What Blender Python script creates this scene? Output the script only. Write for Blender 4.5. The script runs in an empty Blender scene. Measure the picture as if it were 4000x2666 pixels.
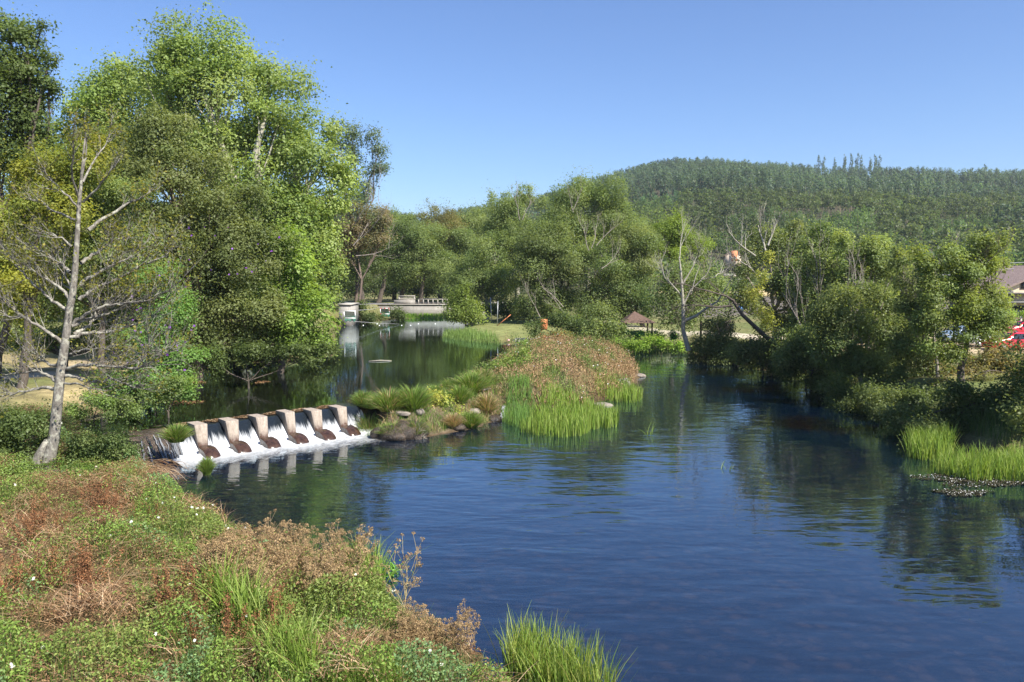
import bpy, math, random
import numpy as np
from mathutils import Vector
sc = bpy.context.scene
COL = sc.collection
# ------------------------------------------------------------------ camera, sky, sun, exposure
CAMZ, F = 8.0, 28.0 / 36.0 * 4000.0
PITCH = math.atan(243.0 / F)
cam = bpy.data.cameras.new('camera'); cam.lens = 28.0; cam.sensor_width = 36.0
cam.clip_start = 0.1; cam.clip_end = 8000
camo = bpy.data.objects.new('camera', cam); COL.objects.link(camo)
camo.location = (0, 0, CAMZ); camo.rotation_euler = (math.pi / 2 - PITCH, 0, 0)
sc.camera = camo
SUN_AZ, SUN_EL = math.radians(131), math.radians(45)
W = bpy.data.worlds.new('World'); sc.world = W; W.use_nodes = True
sky = W.node_tree.nodes.new('ShaderNodeTexSky'); sky.sky_type = 'NISHITA'; sky.sun_disc = False
sky.sun_elevation = SUN_EL; sky.sun_rotation = SUN_AZ
sky.air_density = 1.0; sky.dust_density = 0.5; sky.ozone_density = 8.0
bg = W.node_tree.nodes['Background']; bg.inputs[1].default_value = 0.095
hs = W.node_tree.nodes.new('ShaderNodeHueSaturation'); hs.inputs['Saturation'].default_value = 1.02; hs.inputs['Hue'].default_value = .506; hs.inputs['Value'].default_value = .97
W.node_tree.links.new(sky.outputs[0], hs.inputs['Color']); W.node_tree.links.new(hs.outputs[0], bg.inputs[0])
sl = bpy.data.lights.new('sun', 'SUN'); sl.energy = 5.0; sl.angle = math.radians(0.5); sl.color = (1.0, 0.95, 0.86)
so = bpy.data.objects.new('sun', sl); COL.objects.link(so)
sd = Vector((math.sin(SUN_AZ) * math.cos(SUN_EL), math.cos(SUN_AZ) * math.cos(SUN_EL), math.sin(SUN_EL)))
so.rotation_euler = sd.to_track_quat('Z', 'Y').to_euler(); so.location = (30, -30, 60)
vs = sc.view_settings
vs.view_transform = 'Standard'; vs.look = 'None'; vs.exposure = 1.0; vs.gamma = 1; vs.use_curve_mapping = False
cy = sc.cycles
cy.max_bounces = 9; cy.diffuse_bounces = 5; cy.glossy_bounces = 3; cy.transmission_bounces = 3
cy.transparent_max_bounces = 10; cy.caustics_reflective = False; cy.caustics_refractive = False
cy.sample_clamp_indirect = 4.0; cy.use_denoising = True; cy.denoiser = 'OPENIMAGEDENOISE'; cy.denoising_input_passes = 'RGB_ALBEDO_NORMAL'; cy.denoising_prefilter = 'ACCURATE'

rng = np.random.default_rng(7)
random.seed(7)

# ------------------------------------------------------------------ picking points of the place
CP, SP = math.cos(PITCH), math.sin(PITCH)
def ray(u, v):
    b = 1333.0 - np.asarray(v, float)
    return np.asarray(u, float) - 2000.0, F * CP + b * SP, -F * SP + b * CP
def on_z(u, v, z=0.0):
    x, y, w = ray(u, v); t = (z - CAMZ) / w
    return np.stack([x * t, y * t, np.full_like(t, z)], -1)
def at_y(u, v, Y):
    x, y, w = ray(u, v); t = Y / y
    return np.stack(np.broadcast_arrays(x * t, Y + 0 * t, CAMZ + w * t), -1)
def V3(a): return np.asarray(a, float)

def vnoise(x, y, scale, seed=0):
    x = np.asarray(x, float) / scale + 1000.0; y = np.asarray(y, float) / scale + 1000.0
    ix = np.floor(x).astype(np.int64); iy = np.floor(y).astype(np.int64)
    fx = x - ix; fy = y - iy; fx = fx * fx * (3 - 2 * fx); fy = fy * fy * (3 - 2 * fy)
    def h(a, b):
        n = (a * 374761393 + b * 668265263 + seed * 974634777) & 0x7fffffff
        n = ((n ^ (n >> 13)) * 1274126177) & 0x7fffffff
        return ((n ^ (n >> 16)) & 0xffff) / 65535.0
    return (h(ix, iy) * (1 - fx) + h(ix + 1, iy) * fx) * (1 - fy) + (h(ix, iy + 1) * (1 - fx) + h(ix + 1, iy + 1) * fx) * fy
def fbm(x, y, scale, seed=0):
    return 0.55 * vnoise(x, y, scale, seed) + 0.3 * vnoise(x, y, scale / 2.3, seed + 5) + 0.15 * vnoise(x, y, scale / 5.1, seed + 9)
def sstep(a, b, x):
    t = np.clip((np.asarray(x, float) - a) / (b - a), 0, 1); return t * t * (3 - 2 * t)

# ------------------------------------------------------------------ materials
def new_mat(name):
    m = bpy.data.materials.new(name); m.use_nodes = True
    nt = m.node_tree; p = nt.nodes['Principled BSDF']
    return m, nt, p, nt.nodes['Material Output']
def N(nt, t, **kw):
    n = nt.nodes.new(t)
    for k, v in kw.items(): setattr(n, k, v)
    return n
def L(nt, a, b): nt.links.new(a, b)
def mixc(nt, fac, a, b, mode='MIX'):
    n = N(nt, 'ShaderNodeMix', data_type='RGBA', blend_type=mode)
    for i, v in ((0, fac), (6, a), (7, b)):
        if isinstance(v, (int, float)): n.inputs[i].default_value = v
        elif isinstance(v, tuple): n.inputs[i].default_value = (*v, 1.0)
        else: L(nt, v, n.inputs[i])
    return n.outputs[2]
def noise(nt, scale, detail=4, rough=.55, vec=None, dist=0.0):
    n = N(nt, 'ShaderNodeTexNoise'); n.inputs['Scale'].default_value = scale
    n.inputs['Detail'].default_value = detail; n.inputs['Roughness'].default_value = rough
    n.inputs['Distortion'].default_value = dist
    if vec is not None: L(nt, vec, n.inputs['Vector'])
    return n
def ramp(nt, fac, stops):
    r = N(nt, 'ShaderNodeValToRGB'); e = r.color_ramp.elements
    while len(e) < len(stops): e.new(0.5)
    for i, (p, c) in enumerate(stops):
        e[i].position = p; e[i].color = (*c, 1.0) if isinstance(c, tuple) else (c, c, c, 1.0)
    L(nt, fac, r.inputs[0]); return r.outputs[0]
def coords(nt, scale=(1, 1, 1), rot=(0, 0, 0)):
    tc = N(nt, 'ShaderNodeTexCoord'); mp = N(nt, 'ShaderNodeMapping')
    mp.inputs['Scale'].default_value = scale; mp.inputs['Rotation'].default_value = rot
    L(nt, tc.outputs['Object'], mp.inputs[0]); return mp.outputs[0]
def bump(nt, p, h, strength=.5, dist=.05):
    b = N(nt, 'ShaderNodeBump'); b.inputs['Strength'].default_value = strength; b.inputs['Distance'].default_value = dist
    L(nt, h, b.inputs['Height'])
    if p is not None: L(nt, b.outputs[0], p.inputs['Normal'])
    return b.outputs[0]

def leaf_mat(name, transl=.35, rough=.45, spec=.5, gain=1.5):
    m, nt, p, out = new_mat(name)
    a = N(nt, 'ShaderNodeAttribute', attribute_name='tint')
    L(nt, a.outputs['Color'], p.inputs['Base Color'])
    p.inputs['Roughness'].default_value = rough; p.inputs['Specular IOR Level'].default_value = spec
    t = N(nt, 'ShaderNodeBsdfTranslucent')
    L(nt, mixc(nt, 1.0, a.outputs['Color'], (gain * 1.05, gain, gain * .52), 'MULTIPLY'), t.inputs['Color'])
    mx = N(nt, 'ShaderNodeMixShader'); mx.inputs[0].default_value = transl
    L(nt, p.outputs[0], mx.inputs[1]); L(nt, t.outputs[0], mx.inputs[2]); L(nt, mx.outputs[0], out.inputs[0])
    return m
M_LEAF = leaf_mat('leaf', .44, .5, .3, 1.9)
M_GRASS = leaf_mat('grass_blade', .34, .5, .3)
M_DRY = leaf_mat('dry_plant', .15, .8, .15, 1.1)

def bark_mat(name, c1, c2, scale=9, lichen=None):
    m, nt, p, out = new_mat(name)
    v = coords(nt, (1, 1, .35))
    n = noise(nt, scale, 6, .65, v)
    c = ramp(nt, n.outputs[0], [(.3, c1), (.7, c2)])
    if lichen:
        n2 = noise(nt, 5, 5, .7, coords(nt))
        c = mixc(nt, ramp(nt, n2.outputs[0], [(.5, 0.0), (.6, 1.0)]), c, lichen)
    L(nt, c, p.inputs['Base Color']); p.inputs['Roughness'].default_value = .9
    bump(nt, p, n.outputs[0], .8, .03)
    return m
M_BARK = bark_mat('brown_bark', (.05, .04, .03), (.14, .11, .085))
M_PALE = bark_mat('pale_bark', (.2, .18, .15), (.4, .37, .32), 6, (.32, .31, .2))
M_LICHEN = bark_mat('lichen_bark', (.07, .06, .05), (.27, .245, .21), 11, (.36, .345, .28))
M_TWIG = bark_mat('twig_bark', (.2, .165, .14), (.36, .31, .27), 9)
M_DARKTWIG = bark_mat('reddish_twig', (.1, .07, .055), (.2, .15, .12), 9)

def plain(name, c, rough=.7, spec=.3, var=.25, scale=6, metal=0.0, bumps=0.0):
    m, nt, p, out = new_mat(name)
    n = noise(nt, scale, 5, .6, coords(nt))
    d = tuple(max(0, x * (1 - var)) for x in c); e = tuple(min(1, x * (1 + var)) for x in c)
    L(nt, ramp(nt, n.outputs[0], [(.3, d), (.7, e)]), p.inputs['Base Color'])
    p.inputs['Roughness'].default_value = rough; p.inputs['Specular IOR Level'].default_value = spec
    p.inputs['Metallic'].default_value = metal
    if bumps: bump(nt, p, n.outputs[0], bumps, .03)
    return m

def ground_mat():
    m, nt, p, out = new_mat('ground')
    a = N(nt, 'ShaderNodeAttribute', attribute_name='tint')
    n = noise(nt, 1.3, 8, .65, coords(nt)); n2 = noise(nt, 14, 5, .6, coords(nt))
    c = mixc(nt, 1.0, a.outputs['Color'], ramp(nt, n.outputs[0], [(.3, .6), (.7, 1.35)]), 'MULTIPLY')
    c = mixc(nt, 1.0, c, ramp(nt, n2.outputs[0], [(.3, .65), (.7, 1.3)]), 'MULTIPLY')
    # cobbles of the river bed
    v = N(nt, 'ShaderNodeTexVoronoi'); v.inputs['Scale'].default_value = 2.2; v.inputs['Randomness'].default_value = 1
    tcx = coords(nt); L(nt, tcx, v.inputs['Vector'])
    v2 = N(nt, 'ShaderNodeTexVoronoi'); v2.inputs['Scale'].default_value = 6; L(nt, tcx, v2.inputs['Vector'])
    cob = mixc(nt, .45, ramp(nt, v.outputs['Color'], [(.1, (.05, .04, .03)), (.55, (.2, .145, .09)), (.95, (.42, .31, .2))]),
               ramp(nt, v2.outputs['Color'], [(.2, (.05, .035, .025)), (.8, (.36, .24, .15))]))
    cob = mixc(nt, ramp(nt, v.outputs['Distance'], [(.25, 0.0), (.6, .8)]), cob, (.05, .035, .022))
    c = mixc(nt, a.outputs['Alpha'], cob, c)
    L(nt, c, p.inputs['Base Color']); p.inputs['Roughness'].default_value = .95; p.inputs['Specular IOR Level'].default_value = .1
    bump(nt, p, n2.outputs[0], .6, .08)
    return m
M_GROUND = ground_mat()

def water_mat(name, tint, waves, ior=1.33, rough=.02, scatter=None, sfac=0.0):
    """waves: list of (noise scale, (sx,sy), rotation, bump distance, detail)"""
    m, nt, p, out = new_mat(name)
    nt.nodes.remove(p)
    nrm = None
    for sc_, sxy, rot, dist, det in waves:
        n = noise(nt, sc_, det, .55, coords(nt, (sxy[0], sxy[1], 1), (0, 0, rot)), .35)
        # patches of rougher and calmer water
        b = N(nt, 'ShaderNodeBump'); b.inputs['Distance'].default_value = dist
        pn = noise(nt, .07 if dist > .02 else .12, 3, .5, coords(nt, (1, .7, 1)), .6); L(nt, ramp(nt, pn.outputs[0], [(.36, .35), (.62, 1.0)]), b.inputs['Strength'])
        L(nt, n.outputs[0], b.inputs['Height'])
        if nrm is not None: L(nt, nrm, b.inputs['Normal'])
        nrm = b.outputs[0]
    lw = N(nt, 'ShaderNodeLayerWeight'); L(nt, nrm, lw.inputs['Normal']); pw = N(nt, 'ShaderNodeMath', operation='POWER'); L(nt, lw.outputs['Facing'], pw.inputs[0]); pw.inputs[1].default_value = 4.2
    fr = N(nt, 'ShaderNodeMath', operation='MULTIPLY_ADD'); L(nt, pw.outputs[0], fr.inputs[0]); fr.inputs[1].default_value = 1 - ior; fr.inputs[2].default_value = ior
    gl = N(nt, 'ShaderNodeBsdfGlossy'); gl.inputs['Roughness'].default_value = rough; gl.inputs['Color'].default_value = (.8, .93, 1, 1); L(nt, nrm, gl.inputs['Normal'])
    tr = N(nt, 'ShaderNodeBsdfTransparent'); tr.inputs[0].default_value = (*tint, 1)
    base = tr.outputs[0]
    if scatter:
        df = N(nt, 'ShaderNodeBsdfDiffuse'); df.inputs[0].default_value = (*scatter, 1)
        mm = N(nt, 'ShaderNodeMixShader'); mm.inputs[0].default_value = sfac
        L(nt, base, mm.inputs[1]); L(nt, df.outputs[0], mm.inputs[2]); base = mm.outputs[0]
    mx = N(nt, 'ShaderNodeMixShader'); L(nt, fr.outputs[0], mx.inputs[0]); L(nt, base, mx.inputs[1]); L(nt, gl.outputs[0], mx.inputs[2])
    L(nt, mx.outputs[0], out.inputs[0])
    return m
M_RIVER = water_mat('river_water', (.29, .255, .18), [(0.5, (.7, 1.6), .25, .05, 2), (1.9, (.5, 1.6), .2, .012, 2)], .13, .012, (.006, .045, .125), .13)
M_POND = water_mat('pond_water', (.22, .2, .12), [(1.2, (.35, 1.6), .1, .006, 3), (6.0, (.4, 1.6), -.1, .0012, 2)], .06, .025, (.025, .03, .015), .3)

# ------------------------------------------------------------------ objects
def tag(o, label=None, cat=None, group=None, kind=None):
    if label: o['label'] = label
    if cat: o['category'] = cat
    if group: o['group'] = group
    if kind: o['kind'] = kind
    return o
def empty(name, loc, label, cat, group=None):
    o = bpy.data.objects.new(name, None); o.empty_display_size = .3; COL.objects.link(o)
    o.location = tuple(float(c) for c in loc)
    return tag(o, label, cat, group)

class MB:
    """collects arrays of geometry, linked as ONE mesh object"""
    def __init__(s): s.v = []; s.q = []; s.t = []; s.c = []; s.n = 0; s.mi = []; s.smooth = False
    def add(s, v, quads=None, tris=None, col=None):
        v = np.asarray(v, float).reshape(-1, 3)
        if quads is not None and len(quads): s.q.append(np.asarray(quads, np.int64).reshape(-1, 4) + s.n)
        if tris is not None and len(tris): s.t.append(np.asarray(tris, np.int64).reshape(-1, 3) + s.n)
        c = np.ones((len(v), 4))
        if col is not None:
            col = np.asarray(col, float)
            c[:, :col.shape[-1]] = col
        s.c.append(c); s.v.append(v); s.n += len(v)
    def box(s, lo, hi, rz=0.0, about=None):
        lo = V3(lo); hi = V3(hi)
        v = np.array([[(lo, hi)[i][0], (lo, hi)[j][1], (lo, hi)[k][2]] for k in (0, 1) for j in (0, 1) for i in (0, 1)])
        if rz:
            c = V3(about) if about is not None else (lo + hi) / 2
            d = v - c; cs, sn = math.cos(rz), math.sin(rz)
            v = np.stack([c[0] + d[:, 0] * cs - d[:, 1] * sn, c[1] + d[:, 0] * sn + d[:, 1] * cs, v[:, 2]], -1)
        s.add(v, [[0, 2, 3, 1], [4, 5, 7, 6], [0, 1, 5, 4], [2, 6, 7, 3], [0, 4, 6, 2], [1, 3, 7, 5]])
    def tube(s, pts, rad, sides=6, cap=True):
        P = np.asarray(pts, float); n = len(P); R = np.broadcast_to(np.asarray(rad, float), (n,))
        T = np.gradient(P, axis=0); T /= np.linalg.norm(T, axis=1, keepdims=True) + 1e-9
        ref = np.array([0, 0, 1.0]) if abs(T[:, 2]).mean() < .8 else np.array([1.0, 0, 0])
        A = np.cross(T, ref); A /= np.linalg.norm(A, axis=1, keepdims=True) + 1e-9
        B = np.cross(T, A)
        th = np.linspace(0, 2 * np.pi, sides, endpoint=False)
        ring = (A[:, None] * np.cos(th)[None, :, None] + B[:, None] * np.sin(th)[None, :, None]) * R[:, None, None] + P[:, None]
        i = np.arange(n - 1)[:, None] * sides; j = np.arange(sides)[None]; k = (j + 1) % sides
        q = np.stack(np.broadcast_arrays(i + j, i + k, i + sides + k, i + sides + j), -1).reshape(-1, 4)
        v = ring.reshape(-1, 3)
        tr = []
        if cap:
            v = np.vstack([v, P[0], P[-1]])
            for a in range(sides):
                tr.append([n * sides, (a + 1) % sides, a]); tr.append([n * sides + 1, (n - 1) * sides + a, (n - 1) * sides + (a + 1) % sides])
        s.add(v, q, tr)
    def grid(s, G, col=None):
        h, w = G.shape[:2]
        i = np.arange(h - 1)[:, None] * w + np.arange(w - 1)[None]
        s.add(G.reshape(-1, 3), np.stack([i, i + 1, i + w + 1, i + w], -1).reshape(-1, 4), None, None if col is None else col.reshape(-1, col.shape[-1]))
    def build(s, name, mat, parent=None, smooth=False, origin=None):
        v = np.vstack(s.v) if s.v else np.zeros((0, 3))
        if parent is not None: v = v - np.array(parent.matrix_basis.translation if parent.parent is None else (parent.parent.matrix_basis.translation))
        if origin is not None: v = v - V3(origin)
        q = np.vstack(s.q) if s.q else np.zeros((0, 4), np.int64); t = np.vstack(s.t) if s.t else np.zeros((0, 3), np.int64)
        me = bpy.data.meshes.new(name)
        me.vertices.add(len(v)); me.vertices.foreach_set('co', v.astype(np.float32).ravel())
        nl = q.size + t.size; me.loops.add(nl)
        me.loops.foreach_set('vertex_index', np.concatenate([q.ravel(), t.ravel()]).astype(np.int32))
        me.polygons.add(len(q) + len(t))
        ls = np.concatenate([np.arange(len(q)) * 4, q.size + np.arange(len(t)) * 3]).astype(np.int32)
        me.polygons.foreach_set('loop_start', ls)
        if smooth: me.polygons.foreach_set('use_smooth', np.ones(len(q) + len(t), bool))
        a = me.color_attributes.new('tint', 'FLOAT_COLOR', 'POINT')
        a.data.foreach_set('color', np.vstack(s.c).astype(np.float32).ravel())
        me.materials.append(mat)
        me.update(calc_edges=True)
        o = bpy.data.objects.new(name, me); COL.objects.link(o)
        if parent is not None: o.parent = parent
        if origin is not None: o.location = tuple(float(c) for c in origin)
        return o

def unit(a): return a / (np.linalg.norm(a, axis=-1, keepdims=True) + 1e-9)
def tint(pal, n, r, jit=.18):
    pal = np.asarray(pal, float); a = pal[r.integers(0, len(pal), n)]; b = pal[r.integers(0, len(pal), n)]
    w = r.random((n, 1)); c = a * w + b * (1 - w)
    return np.clip(c * (1 + jit * r.normal(size=(n, 1))), .004, .9)

def add_leaves(mb, P, Nrm, size, r, cols, aspect=.62, fold=.18):
    n = len(P); Nrm = unit(Nrm)
    t = unit(np.cross(Nrm, r.normal(size=(n, 3)))); b = np.cross(Nrm, t)
    s = (size * (.65 + .7 * r.random(n)))[:, None] if np.ndim(size) == 0 else size[:, None]
    v = np.stack([P - t * s * .5, P + b * s * .5 * aspect + Nrm * s * fold, P + t * s * .5, P - b * s * .5 * aspect + Nrm * s * fold], 1)
    q = np.arange(4 * n).reshape(n, 4)
    mb.add(v.reshape(-1, 3), q, None, np.repeat(cols, 4, axis=0))

def add_blades(mb, P, H, lean, width, r, cols, segs=3, droop=.5):
    """curved tapering blades; lean (n,2) sideways offset of the tip"""
    n = len(P); az = r.random(n) * 2 * np.pi
    side = np.stack([np.cos(az), np.sin(az), 0 * az], -1)
    k = np.linspace(0, 1, segs + 1)
    rows = []
    for x in k:
        off = np.concatenate([lean * (x ** 1.6)[..., None] if np.ndim(x) else lean * x ** 1.6, (H * (x - droop * .35 * x ** 3))[:, None]], -1)
        w = width * (1 - x) ** .6 * (.75 + .25 * min(1, 4 * x)) if x < 1 else width * .08
        c = P + off
        rows.append(c - side * (w * .5)[:, None] if np.ndim(w) else c - side * w * .5)
        rows.append(c + side * (w * .5)[:, None] if np.ndim(w) else c + side * w * .5)
    v = np.stack(rows, 1); m = 2 * (segs + 1)
    base = np.arange(n)[:, None] * m
    q = np.concatenate([base + np.array([2 * i, 2 * i + 1, 2 * i + 3, 2 * i + 2]) for i in range(segs)], 0)
    mb.add(v.reshape(-1, 3), q, None, np.repeat(cols, m, axis=0))

# ------------------------------------------------------------------ palettes (linear base colours)
PLANE = [(.175, .222, .062), (.13, .18, .048), (.23, .272, .10), (.09, .136, .032)]
ALDER = [(.095, .12, .043), (.12, .142, .05), (.145, .16, .06), (.07, .092, .032)]
BRIGHT = [(.125, .185, .035), (.16, .22, .05), (.09, .14, .028)]
YELLOWG = [(.16, .18, .03), (.12, .15, .03), (.22, .21, .035), (.09, .12, .025)]
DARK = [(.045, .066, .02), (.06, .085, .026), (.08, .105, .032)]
MID = [(.10, .14, .048), (.13, .168, .058), (.16, .19, .07), (.08, .115, .04)]
WILLOW = [(.125, .16, .055), (.155, .185, .068), (.105, .14, .05)]
EUCA = [(.075, .11, .065), (.1, .125, .075), (.06, .09, .05)]
ASH = [(.12, .165, .03), (.145, .19, .038), (.095, .135, .025)]
GRASSP = [(.10, .19, .025), (.14, .24, .035), (.17, .25, .05), (.09, .16, .03)]
REED = [(.19, .29, .045), (.24, .34, .06), (.15, .24, .035), (.3, .36, .10)]
BROWN = [(.2, .11, .055), (.27, .16, .08), (.33, .21, .11), (.15, .075, .04)]
TAN = [(.46, .31, .18), (.55, .41, .26), (.36, .23, .125)]
UMBEL = [(.33, .225, .115), (.40, .275, .155), (.26, .16, .085), (.36, .27, .12)]
VINE = [(.165, .25, .045), (.215, .30, .065), (.115, .185, .035)]
BLUEG = [(.15, .25, .1), (.18, .27, .09), (.12, .2, .08)]
# ------------------------------------------------------------------ shorelines
Z_UP = 1.22
def poly(pts, z): return on_z([p[0] for p in pts], [p[1] for p in pts], z)[:, :2]
RIV = np.vstack([
    [(2, -25), (2.5, 0), (1.2, 10)],
    poly([(2080, 2760), (1950, 2690), (1620, 2690), (1680, 2620), (1900, 2610), (1890, 2560), (1740, 2500), (1600, 2420), (1480, 2330), (1320, 2240), (1100, 2190),
          (900, 2090), (760, 2005), (650, 1950), (600, 1915), (560, 1880)], 0), [list(on_z(600, 1800, 0)[:2])],
    poly([(760, 1795), (1000, 1752), (1337, 1698), (1420, 1712), (1500, 1722), (1565, 1718), (1680, 1706), (1759, 1690), (1852, 1674), (1957, 1640), (2060, 1640),
          (2230, 1640), (2330, 1572), (2420, 1556), (2480, 1500), (2500, 1470), (2470, 1420), (2440, 1394), (2490, 1374), (2600, 1368), (2700, 1384),
          (2780, 1412), (2950, 1442), (3150, 1478), (3250, 1530), (3330, 1588), (3480, 1628), (3570, 1690), (3700, 1780), (3900, 1810), (4200, 1850)], 0),
    [(25, 24), (27, 8), (28, -25)]])
WQ = on_z(801, 1781, 0); WD = on_z(1352, 1697, 0) - WQ; WLEN = float(np.linalg.norm(WD)); WD = WD / WLEN
def wxy(s, d): return [WQ[0] + WD[0] * s + WD[1] * d, WQ[1] + WD[1] * s - WD[0] * d]
PND = np.vstack([[wxy(WLEN + 1.5, -2.15), wxy(-4.4, -2.3)], poly([(540, 1708), (440, 1714), (290, 1686), (270, 1650), (420, 1610), (560, 1590), (690, 1562), (750, 1500), (800, 1440), (1000, 1420), (1200, 1412),
            (1310, 1390), (1320, 1300), (1345, 1262), (1480, 1256), (1560, 1248), (1830, 1246), (1810, 1285), (1735, 1302), (1730, 1312), (1850, 1333), (2000, 1346),
            (2070, 1340), (2092, 1356), (1992, 1392), (1900, 1450), (1797, 1500), (1676, 1557), (1560, 1582), (1460, 1594)], Z_UP)])
def sdist(px, py, poly_):
    px = np.asarray(px, float); py = np.asarray(py, float); sh = px.shape; px = px.ravel(); py = py.ravel()
    out = np.empty(len(px))
    A = poly_; B = np.roll(poly_, -1, 0)
    for s in range(0, len(px), 20000):
        x = px[s:s + 20000, None]; y = py[s:s + 20000, None]
        ex, ey = (B - A)[:, 0], (B - A)[:, 1]
        t = np.clip(((x - A[:, 0]) * ex + (y - A[:, 1]) * ey) / (ex * ex + ey * ey + 1e-12), 0, 1)
        d = np.sqrt(((x - A[:, 0] - t * ex) ** 2 + (y - A[:, 1] - t * ey) ** 2).min(1))
        c = ((A[:, 1] > y) != (B[:, 1] > y)) & (x < ex * (y - A[:, 1]) / (ey + 1e-12) + A[:, 0])
        ins = c.sum(1) % 2 == 1
        out[s:s + 20000] = np.where(ins, -d, d)
    return out.reshape(sh)
WALLZ = 3.4
def height(x, y, full=False):
    x = np.asarray(x, float); y = np.asarray(y, float)
    x, y = np.broadcast_arrays(x, y)
    wob = (fbm(x, y, 2.2, 3) - .5) * .7
    dr = sdist(x, y, RIV) + wob * .8; dp = sdist(x, y, PND) + wob * .5
    wr = 1 / (np.abs(dr) + .25) ** 2; wp = 1 / (np.abs(dp) + .25) ** 2
    edge = Z_UP * wp / (wr + wp)
    d = np.minimum(dr, dp)
    right = sstep(12, 16, x - .12 * y + 3)                               # right bank
    fore = sstep(36, 30, y) * sstep(4, 0, x)                           # near left bank
    far = sstep(85, 130, y)
    left = sstep(-14, -20, x - (y - 30) * .0)
    lev = 1.75 + .25 * left + .5 * far + (fbm(x, y, 9, 1) - .5) * .5
    lev = lev * (1 - fore) + fore * (.55 + .35 * sstep(-4, -12, x) + .5 * sstep(25, 31, y) * sstep(-15.5, -18, x))
    lev = lev * (1 - right) + right * (1.5 + .012 * (y - 40) + .6 * sstep(0, 12, x - 15 - .1 * y))
    # park terrace behind the stone wall at the head of the pond
    terr = sstep(149, 150, y) * sstep(20, -4, x)
    lev = lev * (1 - terr) + terr * WALLZ
    terr2 = sstep(-22.5, -24.5, x) * sstep(112, 116, y) * (1 - terr)
    lev = lev * (1 - terr2) + terr2 * WALLZ
    shelf = sstep(112, 122, y) * sstep(149.4, 148.6, y) * sstep(1, -4, x) * (1 - terr2); lev = lev * (1 - shelf) + 1.42 * shelf
    w = 1.2 + 2.5 * (1 - fore)
    land = edge + (lev - edge) * sstep(-.05, 1, d / w) + (fbm(x, y, 1.1, 8) - .5) * .18
    bedr = -.10 - .75 * sstep(0, 5, -dr) - .35 * sstep(6, 16, -dr) + (fbm(x, y, 3, 4) - .5) * .12
    bedp = Z_UP - .12 - .9 * sstep(0, 3, -dp)
    z = np.where(dr < 0, bedr * sstep(0, .5, -dr) + np.minimum(edge, .05) * (1 - sstep(0, .5, -dr)), np.where(dp < 0, bedp, land))
    # the bed is cut down under the weir
    s_ = (x - WQ[0]) * WD[0] + (y - WQ[1]) * WD[1]; d_ = (x - WQ[0]) * WD[1] - (y - WQ[1]) * WD[0]
    cut = sstep(-5.0, -4.2, s_) * sstep(WLEN + 1.9, WLEN + 1.5, s_) * sstep(-3.2, -2.5, d_) * sstep(1.6, .9, d_)
    tgt = np.where(d_ < -.2, .95 - 1.5 * sstep(-2.0, -.2, d_), -.55)
    z = z * (1 - cut) + np.minimum(z, tgt) * cut
    if full: return z, dr, dp, right, fore, far
    return z
def H1(x, y): return float(height(np.array([x]), np.array([y]))[0])
def on_ground(u, v, it=12):
    z = .8
    for _ in range(it):
        p = on_z(u, v, z); z = .5 * z + .5 * H1(p[0], p[1])
    p = on_z(u, v, z); return np.array([p[0], p[1], H1(p[0], p[1])])

# ------------------------------------------------------------------ ground sheet
def axis(lo, hi, fine0, fine1, step, grow=1.13):
    a = list(np.arange(fine0, fine1, step)); s = step
    x = a[-1]
    while x < hi: s *= grow; x += s; a.append(x)
    x = a[0]; s = step; b = []
    while x > lo: s *= grow; x -= s; b.append(x)
    return np.array(b[::-1] + a)
gx = axis(-1500, 1500, -24, 26, .33, 1.12); gy = axis(-60, 2600, 9, 72, .33, 1.05)
X, Y = np.meshgrid(gx, gy)
Z, dR, dP, RT, FORE, FAR = height(X, Y, True)
n1 = fbm(X, Y, 5, 21)[..., None]; n2 = fbm(X, Y, 1.2, 22)[..., None]
soil = np.array([.09, .06, .035]) * (.7 + .6 * n2)
gr = np.array([.10, .145, .04]); dry = np.array([.30, .24, .12])
c = gr * (1 - n1) + dry * n1 * .8
def near(px, py, r): return np.exp(-(((X - px) ** 2 + (Y - py) ** 2) / r ** 2))[..., None]
sh = sstep(2.5, .3, np.minimum(dR, dP))[..., None]
c = c * (1 - sh) + soil * sh
fo = FORE[..., None]; c = c * (1 - fo) + fo * (np.array([.13, .10, .045]) * (.6 + .8 * n2))
dam = (sstep(9, 5, dP) * sstep(9, 5, dR) * (dR > 0) * (dP > 0) * sstep(38, 40, Y))[..., None]
c = c * (1 - dam) + dam * np.array([.12, .095, .06]) * (.6 + .7 * n2)
# sandy path on the left bank, pale track and ploughed field on the far right bank
def path_mask(pts, w):
    P = np.array(pts); d = np.full(X.shape, 1e9)
    for a, b in zip(P[:-1], P[1:]):
        e = b - a; t = np.clip(((X - a[0]) * e[0] + (Y - a[1]) * e[1]) / (e @ e), 0, 1)
        d = np.minimum(d, np.hypot(X - a[0] - t * e[0], Y - a[1] - t * e[1]))
    return sstep(w * 1.25, w * .8, d + (n1[..., 0] - .5) * .8)[..., None]
PATH_L = [tuple(on_z(u, v, 1.9)[:2]) for u, v in ((-700, 1560), (-200, 1510), (120, 1478), (240, 1440), (420, 1400), (620, 1375))]
m = path_mask(PATH_L, 1.1); c = c * (1 - m) + m * np.array([.52, .43, .33])
m = path_mask([tuple(on_z(u, v, 1.9)[:2]) for u, v in ((-500, 1430), (100, 1400), (400, 1440), (500, 1500), (380, 1530))], 3.0) * .7; c = c * (1 - m) + m * (np.array([.36, .28, .15]) * (.7 + .6 * n1))
PATH_R = [tuple(on_z(u, v, 1.9)[:2]) for u, v in ((2350, 1262), (2560, 1290), (2760, 1300), (3000, 1330), (3250, 1330))]
m = path_mask(PATH_R, 1.6); c = c * (1 - m) + m * np.array([.55, .47, .37])
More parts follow.
